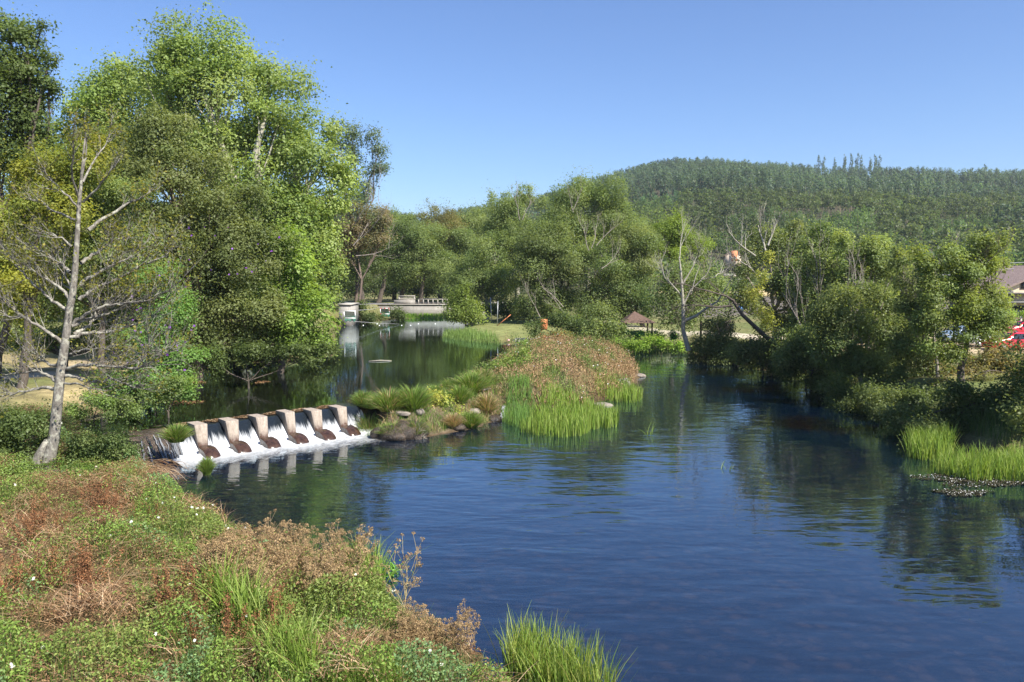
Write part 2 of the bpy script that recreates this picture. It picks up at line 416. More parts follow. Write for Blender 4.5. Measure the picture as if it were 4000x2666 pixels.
mead = near(*on_z(1950, 1290, 2)[:2], 22); c = c * (1 - mead * .8) + mead * .8 * (np.array([.2, .22, .08]) * (.7 + .6 * n1))
fld = (sstep(25, 30, X) * sstep(58, 62, Y) * sstep(90, 84, Y))[..., None]; c = c * (1 - fld) + fld * np.array([.46, .36, .22]) * (.8 + .4 * n2)
plo = (sstep(20, 30, X) * sstep(112, 118, Y) * sstep(200, 180, Y) * sstep(90, 70, X))[..., None]; c = c * (1 - plo) + plo * np.array([.16, .135, .115])
hay = (sstep(40, 50, X) * sstep(185, 195, Y) * sstep(250, 235, Y) * sstep(110, 100, X))[..., None]; c = c * (1 - hay) + hay * np.array([.55, .42, .22])
al = np.where((dR < -.05), 0.0, 1.0)[..., None]
mud = ((dP < 0))[..., None]; c = np.where(mud, np.array([.05, .045, .025]), c)
near_shallow = sstep(0, -1.5, dR)[..., None] * sstep(34, 30, Y)[..., None] * sstep(-2, -6, X)[..., None]
al = np.clip(al + near_shallow * .0, 0, 1)
mb = MB(); mb.grid(np.stack([X, Y, Z], -1), np.concatenate([np.clip(c, 0, 1), al], -1))
tag(mb.build('ground', M_GROUND, smooth=True), kind='structure')

# ------------------------------------------------------------------ water surfaces
def sheet(name, polyg, z, mat, stepx):
    import bmesh
    bm = bmesh.new(); vs_ = [bm.verts.new((p[0], p[1], z)) for p in polyg]
    f = bm.faces.new(vs_); bmesh.ops.triangulate(bm, faces=[f])
    if sum(p.normal.z for p in bm.faces) < 0: bmesh.ops.reverse_faces(bm, faces=bm.faces[:])
    me = bpy.data.meshes.new(name); bm.to_mesh(me); bm.free(); me.materials.append(mat)
    o = bpy.data.objects.new(name, me); COL.objects.link(o); return tag(o, kind='structure')
def grow(P, d):
    c = P.mean(0); A = np.roll(P, 1, 0); B = np.roll(P, -1, 0); t = B - A
    nrm = unit(np.stack([t[:, 1], -t[:, 0]], -1))
    ar = 0.5 * np.sum(P[:, 0] * np.roll(P[:, 1], -1) - np.roll(P[:, 0], -1) * P[:, 1])
    return P + nrm * d * (1 if ar > 0 else -1)
sheet('river_water', grow(RIV, .8), 0.0, M_RIVER, 0)
sheet('pond_water', grow(PND, .45), Z_UP, M_POND, 0)

# ------------------------------------------------------------------ hills
HL = [(-1.6, 60), (-.9, 70), (-.55, 80), (-.3, 92), (-.22, 77), (-.16, 72), (-.115, 64), (-.06, 78), (0, 84), (.07, 102), (.13, 122), (.18, 133), (.215, 137), (.245, 139), (.32, 135), (.386, 131), (.45, 131), (.515, 131), (.56, 128), (.61, 127), (.65, 128), (.8, 132), (1.2, 140), (2, 120)]
HA = np.array([a for a, h in HL]); HH = np.array([h for a, h in HL])
def hill_h(x, y):
    a = x / np.maximum(y, 1); R = np.hypot(x, y) / np.sqrt(1 + a * a)
    top = np.interp(a, HA, HH) * 1.0
    g = np.clip((y - 240) / 760, 0, 2)
    prof = np.where(g < 1, .12 * sstep(0, .12, g) * 0 + g ** 1.05, 1 - .35 * (g - 1))
    z = 2.5 + (top - 2.5) * prof + (fbm(x, y, 160, 31) - .5) * 14 * sstep(0, .3, g) + (fbm(x, y, 45, 32) - .5) * 5 * sstep(0, .3, g)
    return z
aa = np.linspace(-1.5, 1.6, 260); yy = np.linspace(236, 1350, 150)
A, YY = np.meshgrid(aa, yy); XX = A * YY
ZZ = hill_h(XX, YY) - .6 + np.where(YY < 245, -3, 0)
nh = fbm(XX, YY, 60, 41)[..., None]
hc = np.array([.05, .065, .03]) * (1 - nh) + np.array([.08, .075, .04]) * nh
mb = MB(); mb.grid(np.stack([XX, YY, ZZ], -1), np.concatenate([hc, np.ones_like(nh)], -1))
tag(mb.build('hills', M_GROUND, smooth=True), kind='structure')
# ------------------------------------------------------------------ builders for plants
def lobes_world(lobes, Y, depth=.8):
    C, R = [], []
    for l in lobes:
        u, v, ru, rv = l[:4]; dy = l[4] if len(l) > 4 else 0.0
        C.append(at_y(u, v, Y + dy)); k = (Y + dy) / F
        R.append((ru * k, depth * (ru + rv) * .5 * k, rv * k))
    return np.array(C), np.array(R)
def add_crown(mb, C, R, leaf, dens, pal, r, clump=None, flat=.65, up=.5, rnd=.9, inner=.35, droop=0.0, aspect=.62):
    area = R[:, 0] * R[:, 2] * np.pi
    leaf = leaf * .82
    n = int(3.0 * dens * area.sum() / (leaf * leaf * .4)) + 40
    clump = clump or leaf * 3.9
    rs = clump * 1.5
    nb = np.maximum(5, (3.4 * R[:, 0] * R[:, 2] / rs ** 2).astype(int)); li = np.repeat(np.arange(len(C)), nb); K = len(li)
    d = unit(r.normal(size=(K, 3)) + [0, 0, .12])
    rad = np.where(r.random(K) < .33, inner * r.random(K), .62 + .40 * r.random(K))
    br = rs * (.4 + .95 * r.random(K)); lim = np.minimum(br, .8 * R[li].min(1)); br = lim
    cc = C[li] + d * np.maximum(R[li] * rad[:, None] - .35 * br[:, None] * rad[:, None], 0)
    ci = r.choice(K, n, p=br ** 2 / (br ** 2).sum())
    e = unit(r.normal(size=(n, 3)) + d[ci] * .5 + [0, 0, .3])
    st = np.clip(r.normal(1.0, .32, (K, 3)), .5, 1.75)                      # every bough has its own stretch
    off = e * (.36 + .68 * np.sqrt(r.random(n)))[:, None] * br[ci][:, None] * st[ci] * np.array([1, 1, flat + .12])
    sp = unit(unit(r.normal(size=(K, 3, 3))) + d[:, None] * .8 + [0, 0, .25]); m_ = r.random(n) < .17     # leafy sprays reaching out of it
    off[m_] = sp[ci[m_], r.integers(0, 3, m_.sum())] * (r.random(m_.sum()) * 1.75 * br[ci[m_]])[:, None] + r.normal(size=(m_.sum(), 3)) * leaf * 1.2
    off += r.normal(size=(n, 3)) * (leaf * .8 + (r.random((n, 1)) < .1) * leaf * .9)
    if droop: off[:, 2] -= droop * r.random(n) ** 2 * clump * 2.6
    P = cc[ci] + off
    nr = .75 * e + np.array([0, 0, up]) + rnd * .42 * r.normal(size=(n, 3))
    ctint = tint(pal, K, r, .16)
    col = 1.54 * (ctint[ci] * .6 + tint(pal, n, r, .2) * .4)
    add_leaves(mb, P, nr, leaf * (.55 + .8 * r.random(n) ** 1.5), r, col, aspect)
    return cc, li
def add_branch(mb, a, b, r0, r1, r, sag=.12, n=5, sides=5):
    a = V3(a); b = V3(b); t = np.linspace(0, 1, n)[:, None]
    Ln = np.linalg.norm(b - a); off = r.normal(size=3) * sag * Ln; off[2] = -abs(off[2]) * .3 if b[2] > a[2] else off[2] * .3
    P = a * (1 - t) + b * t + off * (4 * t * (1 - t)) * .5 + r.normal(size=(n, 3)) * Ln * .015 * np.sin(np.pi * t)
    mb.tube(P, np.linspace(r0, r1, n), sides, False); return P
def grow(mb, p, d, Ln, rad, depth, r, spread=.6, upb=.15, tips=None, kids=4, seg=4, shrink=.62):
    pts = [V3(p)]; d = unit(V3(d))
    for i in range(seg):
        d = unit(d + r.normal(size=3) * .13 + np.array([0, 0, upb * .3])); pts.append(pts[-1] + d * Ln / seg)
    pts = np.array(pts); mb.tube(pts, np.linspace(rad, rad * .45, len(pts)), 5 if depth > 1 else 3, False)
    if depth == 0:
        if tips is not None: tips.append(pts[-1]); tips.append(pts[-2])
        return
    for k in range(kids):
        f = .3 + .7 * (k + r.random()) / kids; i = min(int(f * seg), seg - 1); q = pts[i] + (pts[i + 1] - pts[i]) * (f * seg - i)
        nd = unit(d + r.normal(size=3) * spread + np.array([0, 0, upb]))
        grow(mb, q, nd, Ln * shrink * (.7 + .5 * r.random()), rad * .5, depth - 1, r, spread, upb, tips, kids, seg, shrink)

TREES = {}
def tree(name, label, Y, lobes, pal, leaf, cat='tree', dens=3.0, base=None, trad=.3, bark=None, seed=1, group=None, depth=.8, trunk=True, limbs=1.0,
         mat=None, tw=0, **kw):
    r = np.random.default_rng(seed * 101 + int(Y * 10))
    C, R = lobes_world(lobes, Y, depth)
    if base is None:
        bx = float(C[:, 0].mean()); by = float(Y); bz = H1(bx, by)
    else:
        b = at_y(base, 1200, Y); bx, by = float(b[0]), float(Y); bz = H1(bx, by)
    bz -= .05
    root = empty(name, (bx, by, bz), label, cat, group)
    mb = MB(); cc, li = add_crown(mb, C, R, leaf, dens, pal, r, **kw)
    low = mb.v[0]; keep = None
    mb.build('crown' if cat == 'tree' else 'foliage', mat or M_LEAF, root)
    if trunk:
        tb = MB(); top = C[np.argmax(C[:, 2])]; b0 = np.array([bx, by, bz])
        cen = C.mean(0); fork = b0 * .45 + cen * .55
        fork[2] = bz + max(.6, (cen[2] - bz) * .5)
        add_branch(tb, b0 + np.array([0, 0, -.3]), fork, trad * 1.15, trad * .75, r, .06, 6, 8)
        for i in range(len(C)):
            k = fork + (C[i] - fork) * 1.0
            Pp = add_branch(tb, fork, k, trad * .55, trad * .18, r, .12, 6, 6)
            m = np.where(li == i)[0]
            for j in m[:: max(1, int(len(m) / (14 * limbs)))][: int(14 * limbs)]:
                add_branch(tb, Pp[r.integers(2, 6)], cc[j], trad * .14, trad * .03, r, .15, 4, 4)
        tb.build('trunk' if cat == 'tree' else 'stems', bark or M_BARK, root, True)
    TREES[label] = root
    return root
def dead_wood(root, starts, Y, r, bark, rad, depth=3, spread=.5, up=.3, kids=3, name='bare_branches'):
    tb = MB()
    for (u0, v0, u1, v1) in starts:
        a = at_y(u0, v0, Y); b = at_y(u1, v1, Y + r.normal() * .5); d = b - a
        grow(tb, a, d, np.linalg.norm(d), rad, depth, r, spread, up, None, kids)
    return tb.build(name, bark, root)

# ------------------------------------------------------------------ weir
wp1 = on_z(801, 1781, 0); wp6 = on_z(1352, 1697, 0)
WA = unit(wp6 - wp1); WN = np.array([-WA[1], WA[0], 0]) * -1
if WN[1] > 0: WN = -WN
WL = float(np.linalg.norm(wp6 - wp1)); SP_ = WL / 5
def wl(s, d, z): return wp1 + WA * np.asarray(s, float)[..., None] + WN * np.asarray(d, float)[..., None] + np.array([0, 0, 1.0]) * np.asarray(z, float)[..., None]
def conc_mat():
    m, nt, p, out = new_mat('weir_concrete')
    n = noise(nt, 9, 7, .7, coords(nt)); n2 = noise(nt, 40, 3, .6, coords(nt))
    c = ramp(nt, n.outputs[0], [(.3, (.30, .24, .19)), (.65, (.42, .355, .29))])
    g = N(nt, 'ShaderNodeNewGeometry'); sx = N(nt, 'ShaderNodeSeparateXYZ'); L(nt, g.outputs['Position'], sx.inputs[0])
    ad = N(nt, 'ShaderNodeMath', operation='MULTIPLY_ADD'); L(nt, n.outputs[0], ad.inputs[0]); ad.inputs[1].default_value = -.9; L(nt, sx.outputs[2], ad.inputs[2])
    wet = ramp(nt, ad.outputs[0], [(.0, 1.0), (.32, 0.0)])
    st = noise(nt, 1.0, 5, .7, coords(nt, (9, 9, .8))); c = mixc(nt, ramp(nt, st.outputs[0], [(.45, 0.0), (.72, .75)]), c, (.13, .1, .075)); c = mixc(nt, wet, c, (.09, .045, .028))
    c = mixc(nt, ramp(nt, n2.outputs[0], [(.55, 0.0), (.7, .5)]), c, (.2, .16, .12))
    L(nt, c, p.inputs['Base Color']); L(nt, ramp(nt, wet, [(0, .9), (1, .25)]), p.inputs['Roughness']); bump(nt, p, n2.outputs[0], .4, .02)
    return m
M_CONC = conc_mat()
M_WETSTONE = plain('wet_brown_stone', (.05, .026, .016), .22, .6, .5, 5, 0, .5)
def fall_mat():
    m, nt, p, out = new_mat('falling_water')
    a = N(nt, 'ShaderNodeAttribute', attribute_name='tint'); sx = N(nt, 'ShaderNodeSeparateColor'); L(nt, a.outputs['Color'], sx.inputs[0])
    cb = N(nt, 'ShaderNodeCombineXYZ'); L(nt, sx.outputs[1], cb.inputs[0]); L(nt, sx.outputs[0], cb.inputs[1])
    mp = N(nt, 'ShaderNodeMapping'); mp.inputs['Scale'].default_value = (150, 1.6, 1); L(nt, cb.outputs[0], mp.inputs[0])
    n = noise(nt, 1.0, 5, .65, mp.outputs[0], .25)
    mp2 = N(nt, 'ShaderNodeMapping'); mp2.inputs['Scale'].default_value = (38, 1.2, 1); L(nt, cb.outputs[0], mp2.inputs[0])
    n2 = noise(nt, 1.0, 3, .6, mp2.outputs[0], .4)
    s1 = N(nt, 'ShaderNodeMath', operation='MULTIPLY_ADD'); L(nt, n2.outputs[0], s1.inputs[0]); s1.inputs[1].default_value = .9; L(nt, n.outputs[0], s1.inputs[2])
    s2 = N(nt, 'ShaderNodeMath', operation='MULTIPLY_ADD'); L(nt, sx.outputs[2], s2.inputs[0]); s2.inputs[1].default_value = 1.0; L(nt, s1.outputs[0], s2.inputs[2])
    fac = ramp(nt, s2.outputs[0], [(.50, 0.0), (.82, .9)])
    r_ = fac.node.color_ramp; 
    d = N(nt, 'ShaderNodeMath', operation='MULTIPLY_ADD'); L(nt, s2.outputs[0], d.inputs[0]); d.inputs[1].default_value = .5; d.inputs[2].default_value = 0.0
    r_.elements[0].position = .38; r_.elements[1].position = .70
    L(nt, d.outputs[0], fac.node.inputs[0])
    L(nt, mixc(nt, fac, (.012, .016, .02), (.78, .80, .82)), p.inputs['Base Color'])
    L(nt, ramp(nt, fac, [(0, .07), (1, .7)]), p.inputs['Roughness']); p.inputs['IOR'].default_value = 1.45
    bump(nt, p, n.outputs[0], .5, .03)
    return m
M_FALL = fall_mat()
def foam_mat():
    m, nt, p, out = new_mat('foam')
    a = N(nt, 'ShaderNodeAttribute', attribute_name='tint')
    n = noise(nt, 1.0, 7, .7, coords(nt, (3.2, 2.0, 1), (0, 0, .75)), .8); n2 = noise(nt, 22, 4, .6, coords(nt))
    s = N(nt, 'ShaderNodeMath', operation='MULTIPLY_ADD'); L(nt, n.outputs[0], s.inputs[0]); s.inputs[1].default_value = 1.5; L(nt, a.outputs['Alpha'], s.inputs[2])
    fac = ramp(nt, s.outputs[0], [(.86, 0.0), (1.0, 1.0)])
    half = N(nt, 'ShaderNodeMath', operation='MULTIPLY'); L(nt, s.outputs[0], half.inputs[0]); half.inputs[1].default_value = .5
    L(nt, half.outputs[0], fac.node.inputs[0])
    fac.node.color_ramp.elements[0].position = .40; fac.node.color_ramp.elements[1].position = .95
    p.inputs['Base Color'].default_value = (.64, .655, .66, 1); p.inputs['Roughness'].default_value = .7
    bump(nt, p, n2.outputs[0], .8, .06)
    tr = N(nt, 'ShaderNodeBsdfTransparent'); mx = N(nt, 'ShaderNodeMixShader')
    L(nt, fac, mx.inputs[0]); L(nt, tr.outputs[0], mx.inputs[1]); L(nt, p.outputs[0], mx.inputs[2]); L(nt, mx.outputs[0], out.inputs[0])
    return m
M_FOAM = foam_mat()
def weir_profile(t):   # t 0..1 crest to foot -> (d, z)
    d = -1.75 + 1.75 * t
    z = 1.16 - .10 * sstep(.25, .5, t) - 1.2 * sstep(.40, 1.12, t) ** .95
    return d, z
wroot = empty('weir', tuple(wl(WL / 2, 0, 0)), 'stone weir across the river with six tapered concrete piers', 'weir')
mb = MB(); ss = np.linspace(-1.2, WL + 1.6, 40); tt = np.linspace(0, 1, 16)
S, T = np.meshgrid(ss, tt); D, Zw = weir_profile(T); G = wl(S, D, Zw - .07)
mb.grid(G); g0 = wl(S[:1], D[:1] - .5, Zw[:1] * 0 - .5); mb.grid(np.concatenate([g0, G[:1]], 0)); mb.grid(np.concatenate([G[-1:], wl(S[-1:], D[-1:], -1.0 + 0 * S[-1:])], 0))
mb.build('spillway', M_WETSTONE, wroot, True)
for i in range(6):
    s0 = i * SP_; r = np.random.default_rng(i); mb = MB()
    hz = 1.36 + .03 * r.normal(); tw = .30 + .015 * r.normal()
    def outline(hw, front, back, bw):
        th = np.linspace(-1, 1, 7)
        nose = [(hw * (abs(x) ** .6) * np.sign(x), front - .09 * abs(x) ** 3) for x in th]
        return np.array(nose + [(bw, back), (-bw, back)])
    rings = []
    for k in np.linspace(0, 1, 7):
        rings.append(wl(*[np.array(q) for q in (s0 + outline(.17 + (tw - .17) * k, .06 - .34 * k, -.5 - .9 * k, .15 + .1 * k)[:, 0],
                          outline(.17 + (tw - .17) * k, .06 - .34 * k, -.5 - .9 * k, .15 + .1 * k)[:, 1])], np.full(9, -.1 + (hz + .1) * k)))
    # soft top edge
    topc = rings[-1].mean(0); rings.append(topc + (rings[-1] - topc) * .96 + np.array([0, 0, .02]))
    G = np.array([np.vstack([q, q[:1]]) for q in rings]); mb.grid(G)
    n0 = rings[-1]; mb.add(np.vstack([n0, n0.mean(0) + np.array([0, 0, .005])]), None, [[j, (j + 1) % 9, 9] for j in range(9)])
    mb.build('pier', M_CONC, wroot)
    mb = MB(); th = np.linspace(0, np.pi / 2 + .25, 12); ww = np.linspace(-.33, .33, 7)
    A_, B_ = np.meshgrid(ww, th); rd = 1.0 + .03 * r.normal()
    taper = (1 - (np.abs(A_) / .33) ** 4 * .10)
    G = wl(s0 + .02 + A_, .05 + rd * np.sin(B_) * taper, -.10 + .58 * np.cos(B_) * taper + (vnoise(A_ * 5, B_ * 2, .5, i) - .5) * .05)
    mb.grid(G)
    for col in (0, -1):
        e = G[:, col]; cpt = wl(np.array(s0 + .02 + ww[col]), np.array(.05), np.array(-.3))
        mb.add(np.vstack([e, cpt]), None, [[j, j + 1, len(e)] if col else [j + 1, j, len(e)] for j in range(len(e) - 1)])
    mb.build('apron_stone', M_WETSTONE, wroot, True)
ORD = ['first', 'second', 'third', 'fourth', 'fifth', 'sixth']
edges = [-1.05] + [i * SP_ for i in range(6)] + [WL + 1.45]
for i in range(7):
    a, b = edges[i], edges[i + 1]; r = np.random.default_rng(50 + i)
    ss = np.linspace(a, b, 26); tt = np.linspace(-.35, 1, 34); S, T = np.meshgrid(ss, tt)
    D, Zw = weir_profile(np.clip(T, 0, 1)); D = np.where(T < 0, -1.75 + 1.75 * T, D)
    thick = .05 + .02 * vnoise(S, T, .25, i); Zq = np.where(T < .12, np.minimum(Z_UP + .012, Zw + .08), np.minimum(Z_UP + .012, Zw + thick + .03 * (vnoise(S * 6, T, .5, i) - .5) * sstep(.3, .7, T)))
    end = min(1, .9); fall = np.clip(T, 0, 1)
    side = np.maximum(np.exp(-(S - a) / .16), np.exp(-(b - S) / .2))
    white = -.52 + .80 * sstep(.43, .92, fall) + .55 * side * sstep(.42, .62, fall)
    white = np.where(T < .40, -2, white)
    col = np.stack([fall, S / 10 + 1, white + 0 * S], -1)
    mb = MB(); mb.grid(wl(S, D + .03, Zq), col)
    where = 'left of the first pier beside the wet rock' if i == 0 else ('right of the sixth pier beside the grassy bank' if i == 6 else 'between the %s and %s pier from the left' % (ORD[i - 1], ORD[i]))
    tag(mb.build('waterfall', M_FALL, None, True), 'white water falling ' + where, 'waterfall', 'sheets of water falling over the weir')
# foam pool
ss = np.linspace(-1.6, WL + 4.6, 150); dd = np.linspace(-.12, 4.6, 80); S, D = np.meshgrid(ss, dd)
reach = 2.0 + 1.3 * vnoise(S, 0 * S, 1.2, 77) + .5 * sstep(2, 5, S) - .5 * sstep(WL + 1.3, WL + 4.2, S) - .4 * sstep(-.6, -1.5, S)
al = 1.30 - 1.45 * np.maximum(D, 0) / reach
al = al - 2 * sstep(WL + 1.6, WL + 1.9, S) * sstep(1.0, .6, D) + .10
zf = .02 + (.12 * np.exp(-np.maximum(D - .1, 0) / .6) + .05 * np.exp(-np.maximum(D, 0) / 2.0)) * (.2 + 1.3 * fbm(S, D, .38, 12))
mb = MB(); mb.grid(wl(S, D, zf), np.concatenate([np.ones(S.shape + (3,)), al[..., None] ], -1))
tag(mb.build('foam', M_FOAM, None, True), 'white churning foam at the foot of the weir', 'foam', None, 'stuff')
# mats of dead leaves caught behind the piers
for i in range(6):
    r = np.random.default_rng(90 + i); mb = MB(); s0 = i * SP_
    n = 420; th = r.random(n) * 6.283; q = np.sqrt(r.random(n))
    P = wl(s0 - .18 + .62 * q * np.cos(th) * (1 + .3 * np.cos(3 * th + i)), -1.62 + .36 * q * np.sin(th), Z_UP + .035 + .05 * (1 - q) + .02 * r.random(n))
    add_leaves(mb, P, r.normal(size=(n, 3)) * .35 + np.array([0, 0, 1]), .085, r, tint([(.2, .12, .06), (.28, .18, .1), (.14, .085, .05), (.35, .27, .17)], n, r))
    th = np.linspace(0, 6.283, 25)[:-1]; ring = wl(s0 - .18 + .56 * np.cos(th) * (1 + .3 * np.cos(3 * th + i)), -1.62 + .32 * np.sin(th), np.full(24, Z_UP + .02)); ctr = wl(np.array(s0 - .18), np.array(-1.62), np.array(Z_UP + .075))
    mb.add(np.vstack([ring, ctr]), None, [[j, (j + 1) % 24, 24] for j in range(24)], np.tile([.14, .085, .05], (25, 1)))
    tag(mb.build('leaf_mat', M_DRY), 'brown mat of dead leaves caught behind the %s weir pier from the left' % ORD[i], 'leaf mat', 'mats of dead leaves behind the weir piers')
# wet rock shoulder at the left end
def rock_mat():
    m, nt, p, out = new_mat('wet_rock')
    n = noise(nt, 3, 8, .7, coords(nt)); n2 = noise(nt, 16, 5, .6, coords(nt))
    c = ramp(nt, n.outputs[0], [(.3, (.02, .016, .013)), (.55, (.07, .05, .035)), (.75, (.17, .125, .08))])
    L(nt, c, p.inputs['Base Color']); L(nt, ramp(nt, n2.outputs[0], [(.35, .12), (.7, .75)]), p.inputs['Roughness']); bump(nt, p, n2.outputs[0], .9, .08)
    return m
M_ROCK = rock_mat()
M_PALEROCK = plain('pale_stone', (.25, .215, .18), .9, .2, .35, 3, 0, .7)
rr = empty('rock_slab', tuple(wl(-2.6, 0, 0)), 'dark wet rock slab with thin trickles at left end of weir', 'rock')
mb = MB(); ss = np.linspace(-4.6, -.92, 40); tt = np.linspace(0, 1, 30); S, T = np.meshgrid(ss, tt)
bul = .75 * np.exp(-((S + 1.9) / 1.2) ** 2) ; D = -2.4 + (2.7 + bul) * T
Zr = 1.22 - 1.42 * sstep(.3, 1.05, T) + (fbm(S, D, .9, 61) - .5) * .3 * sstep(0, .2, T) - .25 * sstep(-3.4, -4.6, S)
mb.grid(wl(S, D + (fbm(S, T, .7, 62) - .5) * .15, Zr)); e = wl(S[:, -1], D[:, -1], Zr[:, -1]); e2 = wl(S[:, -1], D[:, -1], Zr[:, -1] * 0 - .4); mb.grid(np.stack([e, e2], 1))
mb.build('slab', M_ROCK, rr, True)
r = np.random.default_rng(5); mb = MB()
for k in range(34):
    s = -2.5 + 1.5 * r.random(); w = .008 + .02 * r.random(); t0 = .45 + .25 * r.random(); t1 = min(1, t0 + .2 + .35 * r.random()); tq = np.linspace(t0, t1, 10)
    cs = s + .06 * np.cumsum(r.normal(size=10)) * .4
    for sg in (1,):
        b_ = .75 * math.exp(-((s + 1.9) / 1.2) ** 2); d_ = -2.4 + (2.7 + b_) * tq
        def zz(sv, tv): return 1.22 - 1.42 * sstep(.3, 1.05, tv) + (fbm(sv, -2.4 + (2.7 + .75 * np.exp(-((sv + 1.9) / 1.2) ** 2)) * tv, .9, 61) - .5) * .3 + .05
        Lf = wl(cs - w, d_ + .06, zz(cs, tq)); Rt = wl(cs + w, d_ + .06, zz(cs, tq))
        mb.grid(np.stack([Lf, Rt], 1), np.tile([.5, s / 10 + 1, -.12], (20, 1)).reshape(10, 2, 3))
mb.build('trickle', M_FALL, rr)
# ------------------------------------------------------------------ trees of the left bank
tree('plane_tree', 'tallest tree, huge bright green plane tree on the left bank', 70,
     [(720, 235, 150, 125), (880, 240, 150, 125), (1050, 320, 130, 135), (830, 400, 210, 170), (640, 330, 110, 130), (1085, 480, 125, 160), (940, 560, 190, 160),
      (1180, 640, 150, 150), (1290, 590, 80, 100), (1300, 760, 85, 130), (1120, 830, 170, 170), (1250, 930, 90, 160), (1000, 760, 170, 180), (1285, 1090, 60, 120), (740, 560, 160, 140), (1180, 1080, 130, 150)],
     PLANE, .34, dens=2.1, base=930, trad=.75, bark=M_PALE, seed=3, clump=1.25, inner=.5)
tree('plane_tree', 'paler plane tree joining the left side of the tallest tree', 76,
     [(430, 360, 150, 110), (330, 400, 80, 100), (480, 280, 75, 55), (560, 400, 100, 110), (420, 500, 170, 110), (300, 540, 90, 120), (600, 520, 110, 110), (450, 640, 190, 120)],
     PLANE, .36, dens=2.0, base=440, trad=.5, bark=M_PALE, seed=4, clump=1.25, inner=.5)
tree('alder_tree', 'wide dark olive alder overhanging the pond in front of the tallest tree', 55,
     [(590, 560, 160, 130), (710, 690, 180, 150), (490, 720, 130, 140), (850, 850, 180, 160), (660, 930, 200, 180), (950, 1050, 160, 170), (800, 1190, 210, 150), (1000, 1250, 150, 120), (700, 1310, 170, 100), (900, 1350, 140, 70), (520, 920, 120, 150)],
     ALDER, .24, dens=2.4, base=760, trad=.4, bark=M_DARKTWIG, seed=5, clump=.85, inner=.45, up=.35, rnd=1.1)
tree('maple_tree', 'bright green broad-leaved tree leaning over the pond below the olive alder', 57,
     [(1150, 1100, 110, 150), (1210, 1220, 100, 120), (1235, 1340, 85, 70), (1120, 950, 80, 100), (1130, 1330, 90, 70), (1060, 1180, 90, 110)],
     BRIGHT, .30, dens=2.2, base=1080, trad=.25, seed=6, clump=.9, up=.75, rnd=.7)
tree('poplar_tree', 'dark ragged tree cut off by the left edge of the picture', 47,
     [(30, 120, 100, 80), (100, 150, 60, 40), (160, 105, 50, 22), (95, 290, 110, 70), (190, 250, 45, 40), (20, 330, 130, 110), (140, 400, 80, 60), (190, 340, 45, 45), (40, 500, 150, 100), (30, 620, 150, 90), (-120, 300, 150, 260), (150, 560, 60, 60), (60, 410, 110, 80), (100, 480, 90, 80), (60, 230, 90, 70), (110, 620, 90, 80)],
     DARK + MID[:1], .24, dens=2.3, base=-30, trad=.22, seed=7, clump=.95, inner=.3)
tree('yellowing_tree', 'yellow-green tree behind the half-bare lichen-covered tree', 43,
     [(60, 800, 150, 110), (170, 700, 120, 100), (20, 960, 130, 120), (330, 640, 110, 110), (120, 1090, 130, 110), (260, 820, 130, 120), (10, 1160, 110, 100)],
     YELLOWG, .19, dens=2.3, base=60, trad=.22, seed=8, clump=.7)
tree('small_tree', 'mid green bushy tree between the half-bare tree and the olive alder', 46,
     [(400, 880, 130, 130), (380, 1060, 120, 120), (470, 760, 110, 100), (260, 1130, 120, 100), (500, 1020, 100, 120), (330, 980, 100, 100)],
     MID, .19, dens=2.3, base=400, trad=.2, seed=9, clump=.7)
tree('ivy_mound', 'leafy vine mound with violet flowers tumbling to the pond', 40.5,
     [(610, 1120, 85, 110), (640, 1230, 100, 110), (590, 1330, 120, 100), (660, 1410, 110, 90), (560, 1460, 150, 80), (690, 1490, 70, 50), (450, 1500, 110, 60), (620, 1540, 110, 45), (500, 1570, 120, 40), (720, 1530, 50, 40)],
     [(.10, .175, .045), (.13, .21, .055), (.08, .14, .035)], .16, cat='bush', dens=2.3, base=600, trad=.12, seed=10, clump=.5, up=.8, rnd=.6, flat=.8)
r = np.random.default_rng(11); C, R = lobes_world([(640, 1210, 110, 200), (600, 1400, 150, 110), (900, 950, 200, 120)], 39.5); FL = []
for (C_, R_) in zip(C, R):
    
    for P in C_ + unit(r.normal(size=(18, 3)) - np.array([0, .8, 0])) * R_ * 1.02:
        mbf = MB(); add_leaves(mbf, P[None], r.normal(size=(1, 3)) * .5 + np.array([0, -1, .5]), .13, r, tint([(.22, .06, .42), (.3, .1, .5)], 1, r), .9); mbf.build('flower', M_GRASS, TREES['leafy vine mound with violet flowers tumbling to the pond'])

tree('waterside_bush', 'bright low bush at the pond edge left of the olive alder', 38.6,
     [(700, 1500, 55, 40), (650, 1530, 60, 35), (600, 1550, 60, 30)], VINE[:1] + MID, .14, cat='bush', dens=2.4, base=650, trunk=True, trad=.06, seed=12, clump=.4)
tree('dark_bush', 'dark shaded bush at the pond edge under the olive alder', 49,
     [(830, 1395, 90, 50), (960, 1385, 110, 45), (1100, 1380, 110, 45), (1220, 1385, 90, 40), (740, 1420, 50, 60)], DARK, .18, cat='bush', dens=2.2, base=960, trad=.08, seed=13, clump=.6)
tree('low_plants', 'low dark leafy plants along the pond edge behind the half-bare tree', 37.5, [(300, 1620, 110, 35), (420, 1590, 90, 35), (520, 1600, 90, 30), (200, 1650, 90, 40), (380, 1560, 80, 30)], MID + VINE[:1], .13, cat='plant', dens=2.0, base=350, trad=.04, seed=16, clump=.35)
tree('undergrowth_bush', 'dark green bush left of the half-bare tree foot', 28.4,
     [(60, 1690, 110, 80), (140, 1650, 70, 50), (30, 1770, 110, 70), (160, 1760, 80, 60), (-60, 1700, 90, 100)], DARK + MID[:2], .12, cat='bush', dens=2.3, base=60, trad=.07, seed=14, clump=.4)
